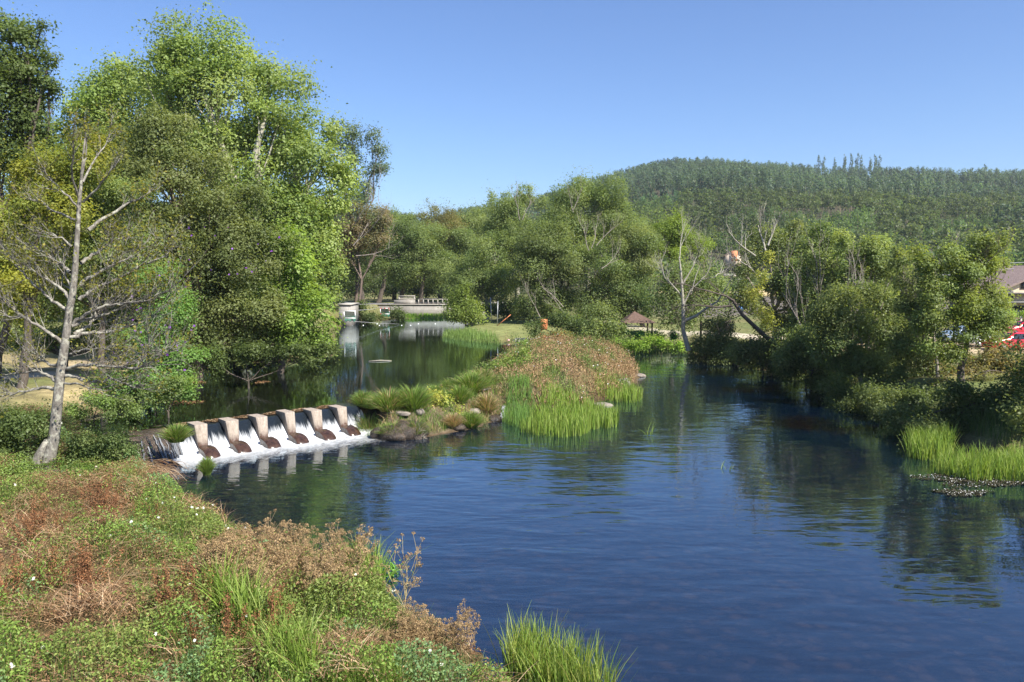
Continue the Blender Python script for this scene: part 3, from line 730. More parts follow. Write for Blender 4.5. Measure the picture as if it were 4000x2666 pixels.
tree('undergrowth_bush', 'green bush right of the half-bare tree foot', 28.8,
     [(330, 1730, 90, 55), (430, 1740, 80, 60), (300, 1790, 70, 50), (480, 1790, 60, 50), (390, 1810, 90, 40)], MID + DARK, .11, cat='bush', dens=2.2, base=380, trad=.06, seed=15, clump=.4)
# the half-bare tree: trunk and main boughs
BY = 28.2
def bz5(l): return [(x * .425, 900 + y * .425) for x, y in l]
def bz1(l): return [(x * .595, y * .595) for x, y in l]
r = np.random.default_rng(21)
broot = None
trunk_px = [(178, 1850), (190, 1800), (212, 1700), (226, 1560), (238, 1450), (250, 1370), (262, 1290), (272, 1210), (285, 1140), (293, 1060), (298, 980), (303, 900), (309, 800), (318, 700), (325, 610), (332, 540)]
bp = on_ground(180, 1845); BY = float(bp[1])
tp = np.array([at_y(u, v, BY) for u, v in trunk_px])
broot = empty('half_bare_tree', tuple(bp), 'half-bare tree with pale lichen-covered boughs on the near left bank', 'tree')
mb = MB(); tp[0, 2] = bp[2] - .2
mb.tube(tp, np.array([.28, .225, .19, .17, .155, .145, .135, .125, .115, .105, .09, .08, .065, .05, .035, .02]), 10, True)
mb.tube(np.array([at_y(u, v, BY - .1) for u, v in ((140, 1840), (150, 1790), (165, 1760), (185, 1720))]) , [.2, .19, .16, .1], 8, True)
mb.build('trunk', M_LICHEN, broot, True)
boughs = [bz5(l) for l in (
    [(740, 310), (830, 240), (940, 165), (1060, 90), (1150, 55), (1200, -30)], [(730, 500), (830, 430), (950, 360), (1060, 310), (1200, 250), (1300, 140)],
    [(720, 640), (830, 560), (950, 500), (1080, 450), (1220, 370), (1360, 300), (1500, 250), (1550, 190)],
    [(670, 850), (780, 780), (870, 730), (970, 690), (1080, 680), (1200, 670), (1400, 630), (1540, 560), (1640, 480)],
    [(660, 880), (800, 820), (960, 780), (1100, 720), (1280, 670)], [(650, 990), (760, 950), (900, 940), (1000, 935), (1130, 890), (1280, 860), (1400, 790), (1480, 730)],
    [(670, 950), (780, 900), (850, 830), (880, 740), (885, 650), (860, 590)], [(640, 1140), (740, 1105), (860, 1085), (1010, 1090)],
    [(620, 1270), (720, 1240), (850, 1235), (980, 1255), (1120, 1265), (1260, 1275), (1330, 1240), (1450, 1180), (1600, 1100)],
    [(1120, 1265), (1250, 1200), (1430, 1155)], [(1180, 1230), (1330, 1150), (1400, 1000)],
    [(600, 1340), (700, 1350), (800, 1390), (950, 1395), (1000, 1350), (1100, 1390), (1220, 1450), (1360, 1465)], [(590, 1410), (700, 1410), (820, 1450), (950, 1470)],
    [(660, 640), (600, 570), (520, 510), (430, 450), (330, 390), (280, 340)], [(680, 570), (600, 510), (500, 460)],
    [(640, 760), (540, 680), (450, 620), (330, 520), (230, 420), (130, 300), (80, 190)], [(580, 1040), (480, 960), (350, 880), (200, 790), (100, 700), (0, 640)],
    [(200, 795), (120, 800), (0, 770)], [(560, 1200), (500, 1250), (430, 1210), (340, 1200), (250, 1170)], [(530, 1390), (440, 1330), (350, 1290), (190, 1310), (0, 1330)],
    [(510, 1460), (400, 1445), (280, 1470), (120, 1510), (0, 1520)], [(670, 550), (620, 460), (580, 330), (540, 260)], [(660, 390), (580, 330), (500, 270), (360, 160), (200, 100)],
    [(660, 150), (560, 70), (470, 20)])] + [bz1(l) for l in (
    [(580, 1510), (700, 1420), (830, 1340), (950, 1290), (1000, 1240)], [(540, 1330), (630, 1250), (700, 1160), (760, 1080)], [(545, 1200), (600, 1080), (690, 960), (720, 860)],
    [(520, 1380), (440, 1280), (330, 1180), (270, 1090)], [(515, 1300), (470, 1150), (480, 1000), (470, 900)], [(540, 1150), (570, 1000), (560, 870)], [(510, 1450), (380, 1400), (260, 1330), (150, 1300)])]
tips = []; leafpos = []
for bi, bl in enumerate(boughs):
    n = len(bl); dep = (r.random() - .5) * 3.2
    P = np.array([at_y(u, v, BY + dep * (k / (n - 1)) ** .8) for k, (u, v) in enumerate(bl)])
    # smooth it
    tt = np.linspace(0, n - 1, 3 * n); P = np.stack([np.interp(tt, np.arange(n), P[:, k]) for k in range(3)], -1) + r.normal(size=(3 * n, 3)) * .02
    rad = .072 if n > 4 else .045
    if bi in (9, 10, 17): rad = .04
    m_ = MB(); m_.tube(P, np.linspace(rad, .012, len(P)), 7, False)
    tw = []
    for k in range(5, len(P) - 1):
        for _ in range(2):
            if r.random() < .75:
                d = unit(unit(P[k] - P[k - 2]) + r.normal(size=3) * .55 + np.array([0, 0, .35]))
                grow(m_, P[k], d, (.5 + .9 * r.random()) * (1 if P[k][2] < 9 else .6), .014, 2, r, .5, .25, tw, 3, 3, .6)
    d = unit(P[-1] - P[-3]); grow(m_, P[-1], d, .6, .013, 2, r, .4, .3, tw, 3, 3, .6)
    m_.build('bough', M_LICHEN, broot)
    tw = np.array(tw)
    hi = tw[:, 2] > 7.5
    leafpos.append(tw[r.random(len(tw)) < np.where(hi, .42, .18)])
LP = np.vstack(leafpos); LP = np.repeat(LP, 3, 0) + r.normal(size=(3 * len(LP), 3)) * .10
mb = MB(); add_leaves(mb, LP, r.normal(size=LP.shape) * .8 + np.array([0, 0, .6]), .095, r, tint([(.2, .2, .03), (.15, .17, .03), (.26, .23, .04), (.11, .12, .03)], len(LP), r), .75)
mb.build('leaves', M_LEAF, broot)
tree('low_plants', 'leafy green plants round the foot of the half-bare tree', BY - 1.3, [(110, 1850, 60, 35), (290, 1850, 80, 40), (200, 1885, 80, 22), (30, 1840, 60, 40), (380, 1870, 60, 30)], MID + VINE[:1], .1, cat='plant', dens=1.8, base=150, trad=.03, seed=17, clump=.25)

# ------------------------------------------------------------------ head of the pond
tree('eucalyptus', 'tall grey-green eucalyptus rising behind the tallest tree against the sky', 128,
     [(1370, 520, 60, 40), (1450, 545, 45, 40), (1390, 620, 60, 45), (1460, 660, 55, 45), (1330, 570, 50, 35), (1430, 740, 55, 35), (1340, 680, 60, 50), (1360, 800, 80, 60), (1480, 600, 30, 50), (1310, 500, 30, 40)],
     EUCA, .42, dens=1.3, base=1390, trad=.28, bark=M_DARKTWIG, seed=31, clump=1.5, inner=.2, limbs=1.6)
rt = tree('brushy_tree', 'brownish twiggy tree below the eucalyptus at the wall', 122,
     [(1420, 880, 90, 70), (1370, 960, 90, 80), (1480, 940, 70, 70), (1340, 860, 70, 80), (1500, 860, 50, 40)], [(.12, .105, .055), (.09, .1, .045), (.16, .12, .075)], .38, dens=1.6, base=1400, trad=.22, bark=M_DARKTWIG, seed=32, clump=1.3, limbs=2)
r = np.random.default_rng(33); dead_wood(rt, [(1380, 960, 1530, 800), (1390, 950, 1500, 870), (1390, 1000, 1520, 960), (1380, 900, 1460, 780)], 120, r, M_TWIG, .07, 3, .45, .2)
for i, (Y, lob, pal, b, lab) in enumerate([
    (150, [(1400, 1060, 90, 80), (1350, 1080, 70, 60), (1450, 1010, 60, 60)], DARK, 1420, 'dark low-branched tree standing on the terrace at the left end of the wall'),
    (153, [(1500, 960, 90, 90), (1520, 1040, 80, 60), (1560, 900, 60, 60)], DARK + MID[:1], 1475, 'dark round tree behind the left half of the terrace wall'),
    (158, [(1590, 1000, 80, 80), (1600, 1090, 70, 50), (1580, 910, 70, 70)], MID, 1560, 'mid green tree over the pale balustrade'),
    (156, [(1650, 960, 110, 100), (1700, 1050, 100, 70), (1620, 1060, 60, 60)], MID, 1645, 'tall-trunked green tree just right of the balustrade'),
    (166, [(1700, 890, 90, 70), (1760, 930, 90, 80), (1680, 970, 80, 80)], [(.11, .10, .04), (.13, .12, .045), (.08, .09, .03)], 1720, 'rust-tinged round tree topping the row behind the wall'),
    (162, [(1780, 1040, 100, 90), (1820, 950, 80, 80), (1760, 1120, 80, 60)], DARK + MID[:2], 1790, 'dark tree closing the right end of the row behind the wall'),
    (176, [(1860, 870, 80, 60), (1820, 850, 60, 40), (1900, 930, 80, 70)], MID + WILLOW, 1850, 'pale green tree peeping over the row behind the wall'),
    (172, [(1480, 870, 60, 50), (1540, 860, 60, 40), (1600, 850, 40, 30)], MID, 1540, 'distant mid green tree right of the eucalyptus')]):
    tree('park_tree', lab, Y, lob, pal, .37, dens=1.9, base=b, trad=.45, seed=40 + i, clump=1.6, group='trees behind the terrace wall', flat=.55)
tree('dark_bush', 'dark bush hanging between the side wall and the red and white goal', 122, [(1410, 1215, 45, 35), (1450, 1240, 50, 25), (1395, 1250, 40, 20)], DARK, .32, cat='bush', dens=2.0, base=1425, trad=.08, seed=48, clump=.7)
tree('dark_bush', 'dark bush right of the red and white goal at the wall', 132, [(1560, 1220, 40, 28), (1545, 1240, 35, 18)], DARK, .34, cat='bush', dens=2.0, base=1558, trad=.08, seed=49, clump=.7)
tree('round_bush', 'light green rounded bush standing by itself at the meadow corner', 104,
     [(1815, 1190, 60, 60), (1780, 1230, 45, 45), (1850, 1225, 45, 45), (1815, 1140, 40, 30), (1820, 1250, 60, 30)], [(.11, .15, .035), (.15, .19, .045), (.09, .125, .03)], .3, cat='bush', dens=2.2, base=1818, trad=.12, seed=50, clump=.9, up=.7)

# ------------------------------------------------------------------ trees of the middle
mids = [
    ('riverside_tree', 'leftmost soft green tree of the big group above the meadow', 122, [(1880, 1080, 110, 100), (1820, 1120, 80, 70), (1930, 1000, 90, 80), (1900, 1170, 90, 50), (1960, 1120, 90, 80), (1980, 1200, 80, 45)], MID, .29, 1900),
    ('riverside_tree', 'tall tree with pale bare top in the big group above the meadow', 126, [(2010, 850, 90, 90), (1960, 800, 60, 50), (2060, 780, 70, 60), (2000, 960, 110, 90), (1950, 900, 70, 80)], MID + WILLOW, .3, 2010),
    ('riverside_tree', 'highest crown of the big group in front of the wooded hill', 112, [(2230, 780, 120, 70), (2340, 770, 110, 75), (2420, 830, 90, 80), (2260, 870, 150, 110), (2400, 920, 130, 100), (2180, 850, 90, 80)], MID, .28, 2290),
    ('riverside_tree', 'broad olive tree in the middle of the big group', 106, [(2130, 960, 120, 110), (2200, 1060, 140, 100), (2080, 1090, 110, 90), (2300, 1010, 120, 90), (2150, 1170, 130, 70), (2060, 1200, 80, 50), (2250, 1180, 100, 60)], ALDER + MID, .28, 2140),
    ('riverside_tree', 'wide olive tree right of centre with boughs down to the garden', 103, [(2420, 1030, 120, 100), (2350, 1130, 140, 90), (2480, 960, 90, 90), (2460, 1140, 100, 80), (2520, 1050, 70, 90), (2300, 1220, 120, 50)], ALDER + MID, .27, 2440),
    ('ash_tree', 'vivid green tree with dense tufts right of the big group', 108, [(2650, 910, 85, 60), (2590, 900, 70, 50), (2710, 960, 60, 60), (2640, 980, 90, 55), (2570, 980, 60, 60)], ASH, .27, 2620),
]
for i, (nm, lab, Y, lob, pal, leaf, b) in enumerate(mids):
    tree(nm, lab, Y, lob, pal, leaf, dens=2.0, base=b, trad=.4, seed=60 + i, clump=1.25 if nm != 'ash_tree' else 1.5, bark=M_PALE if i < 3 else M_BARK, group='trees of the big group in the middle', inner=.45)
r = np.random.default_rng(71)
dead_wood(TREES[mids[1][1]], [(2030, 860, 2005, 770), (2040, 860, 2065, 780)], 121, r, M_TWIG, .06, 3, .4, .3)
dead_wood(TREES[mids[2][1]], [(2240, 830, 2225, 760), (2240, 820, 2275, 745)], 107, r, M_TWIG, .05, 3, .4, .3)
dead_wood(TREES[mids[3][1]], [(2110, 1240, 2060, 1150), (2210, 1230, 2160, 1150), (2200, 1200, 2120, 1140)], 99, r, M_TWIG, .055, 3, .5, .25)
dead_wood(TREES[mids[4][1]], [(2300, 980, 2290, 890), (2310, 970, 2345, 885), (2330, 960, 2380, 890), (2350, 1050, 2420, 1020)], 96, r, M_TWIG, .05, 4, .4, .4)
tree('shrub', 'dark shrubs under the trees along the back of the meadow', 114, [(1960, 1215, 80, 30), (2050, 1220, 70, 30), (1890, 1205, 50, 25), (2130, 1225, 60, 25)], DARK, .32, cat='bush', dens=2.0, base=2000, trad=.1, seed=73, clump=.8)
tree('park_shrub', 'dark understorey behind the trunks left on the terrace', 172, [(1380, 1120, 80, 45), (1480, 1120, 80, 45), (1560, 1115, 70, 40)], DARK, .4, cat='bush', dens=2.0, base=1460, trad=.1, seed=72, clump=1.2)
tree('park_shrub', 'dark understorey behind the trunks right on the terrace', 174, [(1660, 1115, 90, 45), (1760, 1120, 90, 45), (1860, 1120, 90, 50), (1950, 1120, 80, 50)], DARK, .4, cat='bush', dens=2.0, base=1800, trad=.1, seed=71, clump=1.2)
tree('shrub', 'low dark shrub beneath the wide olive tree by the garden', 84, [(2180, 1265, 90, 50), (2100, 1280, 60, 30), (2270, 1280, 70, 40)], DARK + MID[:1], .26, cat='bush', dens=2.2, base=2180, trad=.1, seed=75, clump=.8)
tree('willow_bush', 'feathery green willow bush left of the tiled shelter', 80, [(2340, 1250, 70, 60), (2390, 1290, 60, 40), (2310, 1300, 60, 30)], WILLOW, .26, cat='bush', dens=2.2, base=2350, trad=.1, seed=76, clump=.8, droop=.5)
tree('dark_conifer', 'dark tree behind the tiled shelter', 101, [(2470, 1180, 70, 50), (2530, 1210, 50, 50), (2420, 1190, 50, 50)], DARK, .36, dens=2.0, base=2520, trad=.3, seed=77, clump=1.1)
wroot2 = tree('willow_tree', 'drooping grey-green willow with white bare boughs at the river bend', 84,
     [(2640, 1090, 100, 80), (2720, 1100, 90, 80), (2590, 1170, 80, 80), (2760, 1150, 80, 70), (2690, 1200, 90, 60), (2640, 1240, 80, 40), (2820, 1130, 60, 60)], WILLOW + [(.07, .115, .045)], .3, dens=1.35, base=2640, trad=.3, seed=78, clump=.95, droop=.5, flat=1.0, trunk=False)
WY = 76.0; r = np.random.default_rng(79); mb = MB()
bl = lambda pts, r0, r1, s=7: mb.tube(np.array([at_y(u, v, WY) for u, v in pts]) + r.normal(size=(len(pts), 3)) * .05, np.linspace(r0, r1, len(pts)), s, False)
bl([(2688, 1372), (2680, 1330), (2672, 1290), (2668, 1240), (2666, 1180), (2662, 1120), (2660, 1060), (2655, 1000)], .26, .07)
bl([(2672, 1260), (2720, 1235), (2760, 1205), (2800, 1180), (2840, 1120)], .16, .05); bl([(2665, 1110), (2690, 1070), (2720, 1020)], .1, .03); bl([(2664, 1160), (2630, 1120), (2600, 1090)], .1, .03)
bl([(2672, 1190), (2700, 1130), (2740, 1090), (2790, 1085)], .1, .03); bl([(2700, 1150), (2715, 1080), (2740, 1030)], .07, .02)
for (u, v, du, dv) in ((2655, 1010, 5, -40), (2720, 1020, 25, -40), (2600, 1090, -20, -60), (2790, 1085, 60, -20), (2840, 1120, 30, -60), (2800, 1180, 60, -10), (2690, 1070, 30, -50), (2740, 1090, 40, -40), (2640, 1130, -30, -40)):
    a = at_y(u, v, WY); b = at_y(u + du, v + dv, WY + r.normal()); grow(mb, a, b - a, np.linalg.norm(b - a) * 1.3, .05, 3, r, .5, .25, None, 4, 4, .65)
mb.build('bare_boughs', M_PALE, wroot2)
lt = empty('leaning_tree', tuple(on_ground(3110, 1440)), 'dark leaning bare trunk arching left from the right bank', 'tree'); mb = MB(); WY = 66.0; r = np.random.default_rng(80)
bl([(3110, 1440), (3060, 1380), (2960, 1290), (2900, 1230), (2870, 1190), (2862, 1170)], .22, .12); bl([(2862, 1190), (2800, 1200), (2700, 1190)], .1, .04); bl([(2862, 1175), (2840, 1160), (2780, 1140), (2700, 1120)], .1, .03)
for (u, v, du, dv) in ((2800, 1200, -80, -10), (2840, 1160, -60, -40), (2780, 1140, -70, -30), (2700, 1190, -60, 30), (2700, 1120, -50, -30), (2900, 1230, -50, 30)):
    a = at_y(u, v, WY); b = at_y(u + du, v + dv, WY + r.normal()); grow(mb, a, b - a, np.linalg.norm(b - a) * 1.2, .045, 3, r, .5, .1, None, 4, 4, .65)
mb.build('trunk', M_BARK, lt)

# ------------------------------------------------------------------ trees of the right bank
n1r = tree('alder_tree', 'tall alder with dead forked top and yellow creeper on the right bank', 72,
     [(3000, 930, 70, 50), (3070, 960, 80, 70), (2960, 1010, 80, 45), (3060, 1080, 110, 80), (2900, 1060, 60, 35), (3100, 1180, 100, 90), (3110, 900, 60, 50), (3060, 1280, 90, 70), (2940, 1180, 60, 60), (3150, 1010, 70, 70), (2900, 1160, 60, 50)], ALDER + MID[:1], .26, dens=2.0, base=3030, trad=.22, bark=M_TWIG, seed=81, clump=.85)
r = np.random.default_rng(82)
dead_wood(n1r, [(2990, 980, 2960, 875), (3000, 960, 3030, 890), (2950, 1000, 2860, 960), (2970, 1080, 2890, 1060)], 69, r, M_PALE, .1, 3, .5, .2)
mb = MB(); C, R = lobes_world([(2970, 1075, 26, 40), (2950, 1150, 40, 45), (2975, 1220, 30, 40), (2990, 1300, 55, 40), (2995, 1000, 20, 30), (3010, 1250, 30, 30)], 68); add_crown(mb, C, R, .22, 1.0, [(.2, .22, .05), (.26, .26, .07), (.15, .18, .045)], r); mb.build('creeper', M_LEAF, n1r)
rb = [
    ('alder_tree', 'light green alder with a fan of bare pale stems on the right bank', 63, [(3180, 1000, 80, 80), (3120, 1120, 90, 90), (3220, 1120, 90, 80), (3280, 1040, 70, 80), (3170, 1230, 100, 60), (3210, 930, 50, 50), (3250, 1190, 80, 70), (3120, 1320, 80, 60)], MID, .23, 3190),
    ('alder_tree', 'thin alder with upright branches left of the power pole', 60, [(3360, 990, 70, 60), (3420, 1060, 90, 70), (3330, 1090, 80, 70), (3440, 960, 45, 40), (3430, 1150, 100, 60), (3500, 1050, 70, 70), (3350, 1170, 80, 50), (3290, 960, 40, 40)], MID + YELLOWG[:1], .22, 3400),
    ('alder_tree', 'dense bright-topped alder bush hanging over the right bank', 53, [(3330, 1210, 120, 80), (3450, 1180, 110, 80), (3250, 1330, 110, 90), (3400, 1320, 140, 90), (3500, 1270, 80, 80), (3300, 1430, 120, 80), (3430, 1440, 130, 90), (3380, 1530, 110, 60), (3240, 1250, 80, 60)], MID + ALDER, .2, 3370),
    ('alder_tree', 'yellow-green alder with a forked trunk on the near right bank', 46, [(3700, 1010, 60, 50), (3780, 1070, 100, 70), (3870, 1040, 80, 70), (3900, 960, 45, 40), (3650, 1120, 90, 80), (3780, 1170, 120, 80), (3870, 1160, 50, 60), (3720, 1250, 120, 70), (3860, 1240, 90, 50), (3640, 1270, 70, 60), (3820, 1320, 110, 60), (3620, 1030, 60, 60), (3920, 1280, 60, 40), (3680, 1380, 80, 60), (3830, 960, 50, 40)], MID + YELLOWG[:2], .19, 3740),
    ('alder_tree', 'leafy alder filling the gap behind the bare stems and the upright alder', 70, [(3140, 1080, 90, 80), (3280, 1130, 100, 80), (3400, 1180, 100, 70), (3540, 1130, 100, 90), (3640, 1180, 90, 80), (3220, 1220, 100, 70), (3560, 1240, 100, 60)], MID + ALDER, .25, 3380),
    ('alder_tree', 'slim dark alder standing before the parked cars', 50, [(3600, 1230, 70, 90), (3560, 1120, 70, 70), (3540, 1340, 70, 80), (3600, 1400, 60, 60), (3530, 1020, 50, 50), (3640, 1470, 70, 50), (3560, 1470, 60, 60), (3520, 1190, 70, 60)], ALDER + MID[:1], .2, 3640),
]
for i, (nm, lab, Y, lob, pal, leaf, b) in enumerate(rb):
    tree(nm, lab, Y, lob, pal, leaf, dens=2.3 if i != 3 else 2.3, base=b, trad=.16, bark=M_TWIG, seed=84 + i, clump=.75, trunk=(i not in (3,)), group='alders of the right bank', inner=.35)
dead_wood(TREES[rb[0][1]], [(3180, 1420, 3130, 1120), (3200, 1400, 3190, 1100), (3210, 1400, 3250, 1120), (3190, 1430, 3090, 1190)], 61, r, M_TWIG, .06, 3, .35, .5)
dead_wood(TREES[rb[1][1]], [(3350, 1300, 3345, 1080), (3360, 1300, 3300, 1140), (3365, 1290, 3400, 1140)], 58, r, M_TWIG, .055, 3, .3, .5)
fork = TREES[rb[3][1]]; mb = MB(); WY = 45.0; r = np.random.default_rng(89)
fb = on_ground(3748, 1565); WY = max(float(fb[1]), 46.3)
def z35(l): return [(3500 + x * .287, 1000 + y * .287) for x, y in l]
mb.tube(np.array([(at_y(3752, 1545, WY)[0], WY, H1(at_y(3752, 1545, WY)[0], WY) - .3), at_y(3753, 1450, WY)]), [.22, .2], 8)
bl(z35([(880, 1568), (925, 1400), (955, 1250), (985, 1100), (1010, 900), (1030, 740), (1050, 600)]), .19, .03); bl(z35([(890, 1480), (840, 1380), (800, 1270), (780, 1100)]), .1, .03); bl(z35([(1000, 980), (1120, 890), (1250, 820), (1380, 690)]), .09, .03); bl(z35([(1020, 800), (960, 650), (930, 480)]), .06, .02)
for i, (u, v) in enumerate(z35([(1050, 600), (1380, 690), (780, 1100), (930, 480), (1250, 820), (1010, 900)])):
    grow(mb, at_y(u, v, WY), (r.normal() * .5, r.normal() * .5, 1), 2.2, .05, 3, r, .6, .3, None, 4, 4, .65)
mb.build('trunk', M_BARK, fork, True)
mb = MB(); WY = 49.0; bl(z35([(590, 2000), (560, 1500), (535, 1250), (525, 1000), (530, 700), (535, 520), (520, 380)]), .11, .02)
for u, v in z35([(535, 1250), (525, 1000), (528, 850), (530, 700), (535, 560), (520, 400)]): grow(mb, at_y(u, v, WY), (r.normal() * .8, r.normal() * .5, .7), 2.0, .04, 3, r, .6, .3, None, 4, 4, .65)
mb.build('trunk', M_TWIG, TREES['slim dark alder standing before the parked cars'], True)
tree('alder_tree', 'dark tall alder at the right edge shading the bank behind the reed clumps', 35, [(4120, 1530, 190, 150), (4300, 1250, 230, 220), (4450, 950, 260, 220), (4400, 650, 220, 200), (4010, 1620, 110, 90), (4600, 1300, 260, 250), (4080, 1380, 110, 110)], ALDER + DARK, .2, dens=1.7, base=4420, trad=.3, seed=94, clump=.9)
for i, (lab, Y, lob, pal, b) in enumerate([
    ('olive bush at the far end of the right bank below the leaning trunk', 76, [(2800, 1310, 70, 60), (2760, 1350, 60, 40), (2860, 1350, 80, 50), (2830, 1260, 50, 50)], ALDER, 2810),
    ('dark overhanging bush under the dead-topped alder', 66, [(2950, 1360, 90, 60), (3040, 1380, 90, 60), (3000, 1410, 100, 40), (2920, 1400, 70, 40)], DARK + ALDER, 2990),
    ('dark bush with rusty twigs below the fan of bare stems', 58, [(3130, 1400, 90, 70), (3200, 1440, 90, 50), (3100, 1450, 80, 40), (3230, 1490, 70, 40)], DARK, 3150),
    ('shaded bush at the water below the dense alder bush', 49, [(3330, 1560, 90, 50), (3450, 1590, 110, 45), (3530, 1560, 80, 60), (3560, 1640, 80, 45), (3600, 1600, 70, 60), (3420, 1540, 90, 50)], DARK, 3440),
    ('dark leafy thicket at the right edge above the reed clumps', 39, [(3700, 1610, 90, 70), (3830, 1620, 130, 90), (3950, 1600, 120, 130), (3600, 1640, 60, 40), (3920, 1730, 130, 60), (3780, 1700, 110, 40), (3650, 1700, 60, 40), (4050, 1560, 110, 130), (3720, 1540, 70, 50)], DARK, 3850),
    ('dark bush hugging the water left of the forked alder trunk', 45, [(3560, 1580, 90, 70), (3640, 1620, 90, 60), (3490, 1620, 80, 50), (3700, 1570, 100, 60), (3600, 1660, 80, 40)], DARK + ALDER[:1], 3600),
    ('low dark scrub at the water right behind the left reed clump', 41, [(3640, 1700, 80, 50), (3760, 1660, 110, 70), (3880, 1660, 110, 80), (3700, 1730, 70, 30), (3560, 1690, 50, 35)], DARK, 3720),
    ('olive bush filling the bank between the bare stems and the dense alder', 57, [(3150, 1330, 90, 70), (3260, 1340, 90, 80), (3200, 1420, 100, 60), (3090, 1380, 70, 60)], ALDER + MID, 3180),
    ('tall olive bush in front of the field left of the cars', 58, [(3480, 1330, 100, 80), (3580, 1300, 90, 80), (3640, 1380, 80, 60), (3420, 1250, 80, 70)], ALDER + MID, 3540),
    ('brownish scrub on the lawn behind the forked trunk', 47, [(3850, 1500, 90, 40), (3960, 1500, 90, 50), (3770, 1540, 80, 35), (3680, 1520, 60, 40), (4060, 1470, 80, 60)], [(.13, .12, .05), (.1, .115, .04), (.17, .14, .065)], 3850),
    ('brown-green scrub below the parked cars', 50, [(3800, 1440, 110, 50), (3930, 1470, 110, 60), (3700, 1480, 90, 50), (3870, 1520, 110, 50), (3990, 1420, 100, 60), (3770, 1520, 90, 50), (3900, 1400, 70, 40), (3650, 1430, 80, 50)], [(.14, .12, .05), (.1, .11, .04), (.18, .14, .07)], 3850)]):
    tree('bank_bush', lab, Y, lob, pal, .2 if Y < 60 else .24, cat='bush', dens=2.1, base=b, trad=.07, seed=95 + i, clump=.6, group='bushes on the right bank')
for i, (u, v, k) in enumerate([(2760, 1412, 1.0), (2850, 1428, 1.0), (2950, 1446, 1.1), (3060, 1468, 1.0), (3160, 1490, 1.1), (3250, 1535, 1.1), (3330, 1595, 1.2), (3420, 1622, 1.1), (3510, 1650, 1.2), (3580, 1705, 1.1), (3650, 1755, .9)]):
    q = on_z(u, v, 0); Yb = float(q[1]) + .9; px = F / Yb
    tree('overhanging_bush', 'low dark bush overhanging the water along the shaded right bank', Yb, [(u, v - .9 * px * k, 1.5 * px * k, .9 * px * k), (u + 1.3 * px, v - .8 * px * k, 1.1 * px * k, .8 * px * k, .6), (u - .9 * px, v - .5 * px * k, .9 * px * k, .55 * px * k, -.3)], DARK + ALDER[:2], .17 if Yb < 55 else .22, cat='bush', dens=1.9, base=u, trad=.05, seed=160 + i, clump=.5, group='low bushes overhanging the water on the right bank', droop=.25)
# ------------------------------------------------------------------ reeds, tussocks and weeds of the dam
def region_pts(n, box, fn, r):
    out = []
    while sum(map(len, out)) < n:
        p = np.stack([r.uniform(box[0], box[1], 4 * n), r.uniform(box[2], box[3], 4 * n)], -1); out.append(p[fn(p)][:n])
        if len(out) > 40: break
    return np.vstack(out)[:n]
def in_poly(p, pl): return sdist(p[:, 0], p[:, 1], pl) < 0
def reed_bed(name, label, px, n, hgt, width, pal, r, z=0.0, lean=.25, group=None, wind=(.0, 0), cat='reeds', droop=.25, water=True):
    pl = poly(px, z); p = region_pts(n, (pl[:, 0].min(), pl[:, 0].max(), pl[:, 1].min(), pl[:, 1].max()), lambda q: in_poly(q, pl), r)
    n = len(p); zz = height(p[:, 0], p[:, 1]); c = p.mean(0)
    # uneven outline: height follows patches
    hh = hgt * (.55 + .35 * r.random(n) + .35 * vnoise(p[:, 0], p[:, 1], .8, 5))
    P = np.concatenate([p, np.maximum(zz, -.3)[:, None]], -1)
    ln = r.normal(size=(n, 2)) * lean * hh[:, None] * .7 + np.array(wind)
    hh2 = hh + np.where(zz < 0, -np.maximum(zz, -.3), 0)
    mb = MB(); add_blades(mb, P, hh2, ln, width * (.7 + .6 * r.random(n)), r, tint(pal, n, r, .15), 4, droop)
    o = mb.build(name, M_GRASS, None, False, (c[0], c[1], float(zz.mean())))
    return tag(o, label, cat, group)
r = np.random.default_rng(201)
reed_bed('reed_bed', 'largest bright green reed bed in the river against the overgrown dam', [(2030, 1690), (2100, 1704), (2200, 1712), (2270, 1705), (2320, 1680), (2410, 1672), (2420, 1635), (2330, 1610), (2230, 1590), (2150, 1600), (2080, 1640)], 2100, .98, .06, REED, r, lean=.2)
reed_bed('reed_bed', 'paler shorter reeds left of the largest reed bed', [(1960, 1650), (2010, 1670), (2070, 1680), (2090, 1630), (2060, 1600), (1990, 1610)], 700, 1.0, .035, [(.14, .25, .07), (.18, .3, .06)], r)
reed_bed('reed_bed', 'reed bed at the right tip of the overgrown dam', [(2320, 1560), (2400, 1575), (2500, 1575), (2515, 1550), (2480, 1530), (2400, 1520), (2330, 1530)], 700, .92, .06, REED, r, lean=.18)
reed_bed('reed_bed', 'taller reed clump in the shade edge at the right bank, left one of two', [(3540, 1785), (3600, 1800), (3680, 1800), (3730, 1780), (3700, 1750), (3600, 1740), (3550, 1750)], 900, 1.25, .045, REED, r, lean=.25)
reed_bed('reed_bed', 'wide reed clump running off the right edge of the picture', [(3630, 1845), (3700, 1862), (3820, 1885), (3900, 1880), (4100, 1900), (4250, 1870), (4150, 1820), (3950, 1815), (3800, 1825), (3700, 1820)], 2200, 1.1, .045, REED, r, lean=.3)
reed_bed('bank_grass', 'long dark grass in the shade behind the right reed clumps', [(3720, 1720), (3800, 1760), (3900, 1790), (4100, 1800), (4200, 1740), (4000, 1700), (3850, 1690)], 1500, .9, .03, [(.06, .1, .03), (.08, .13, .03)], r, cat='grass')
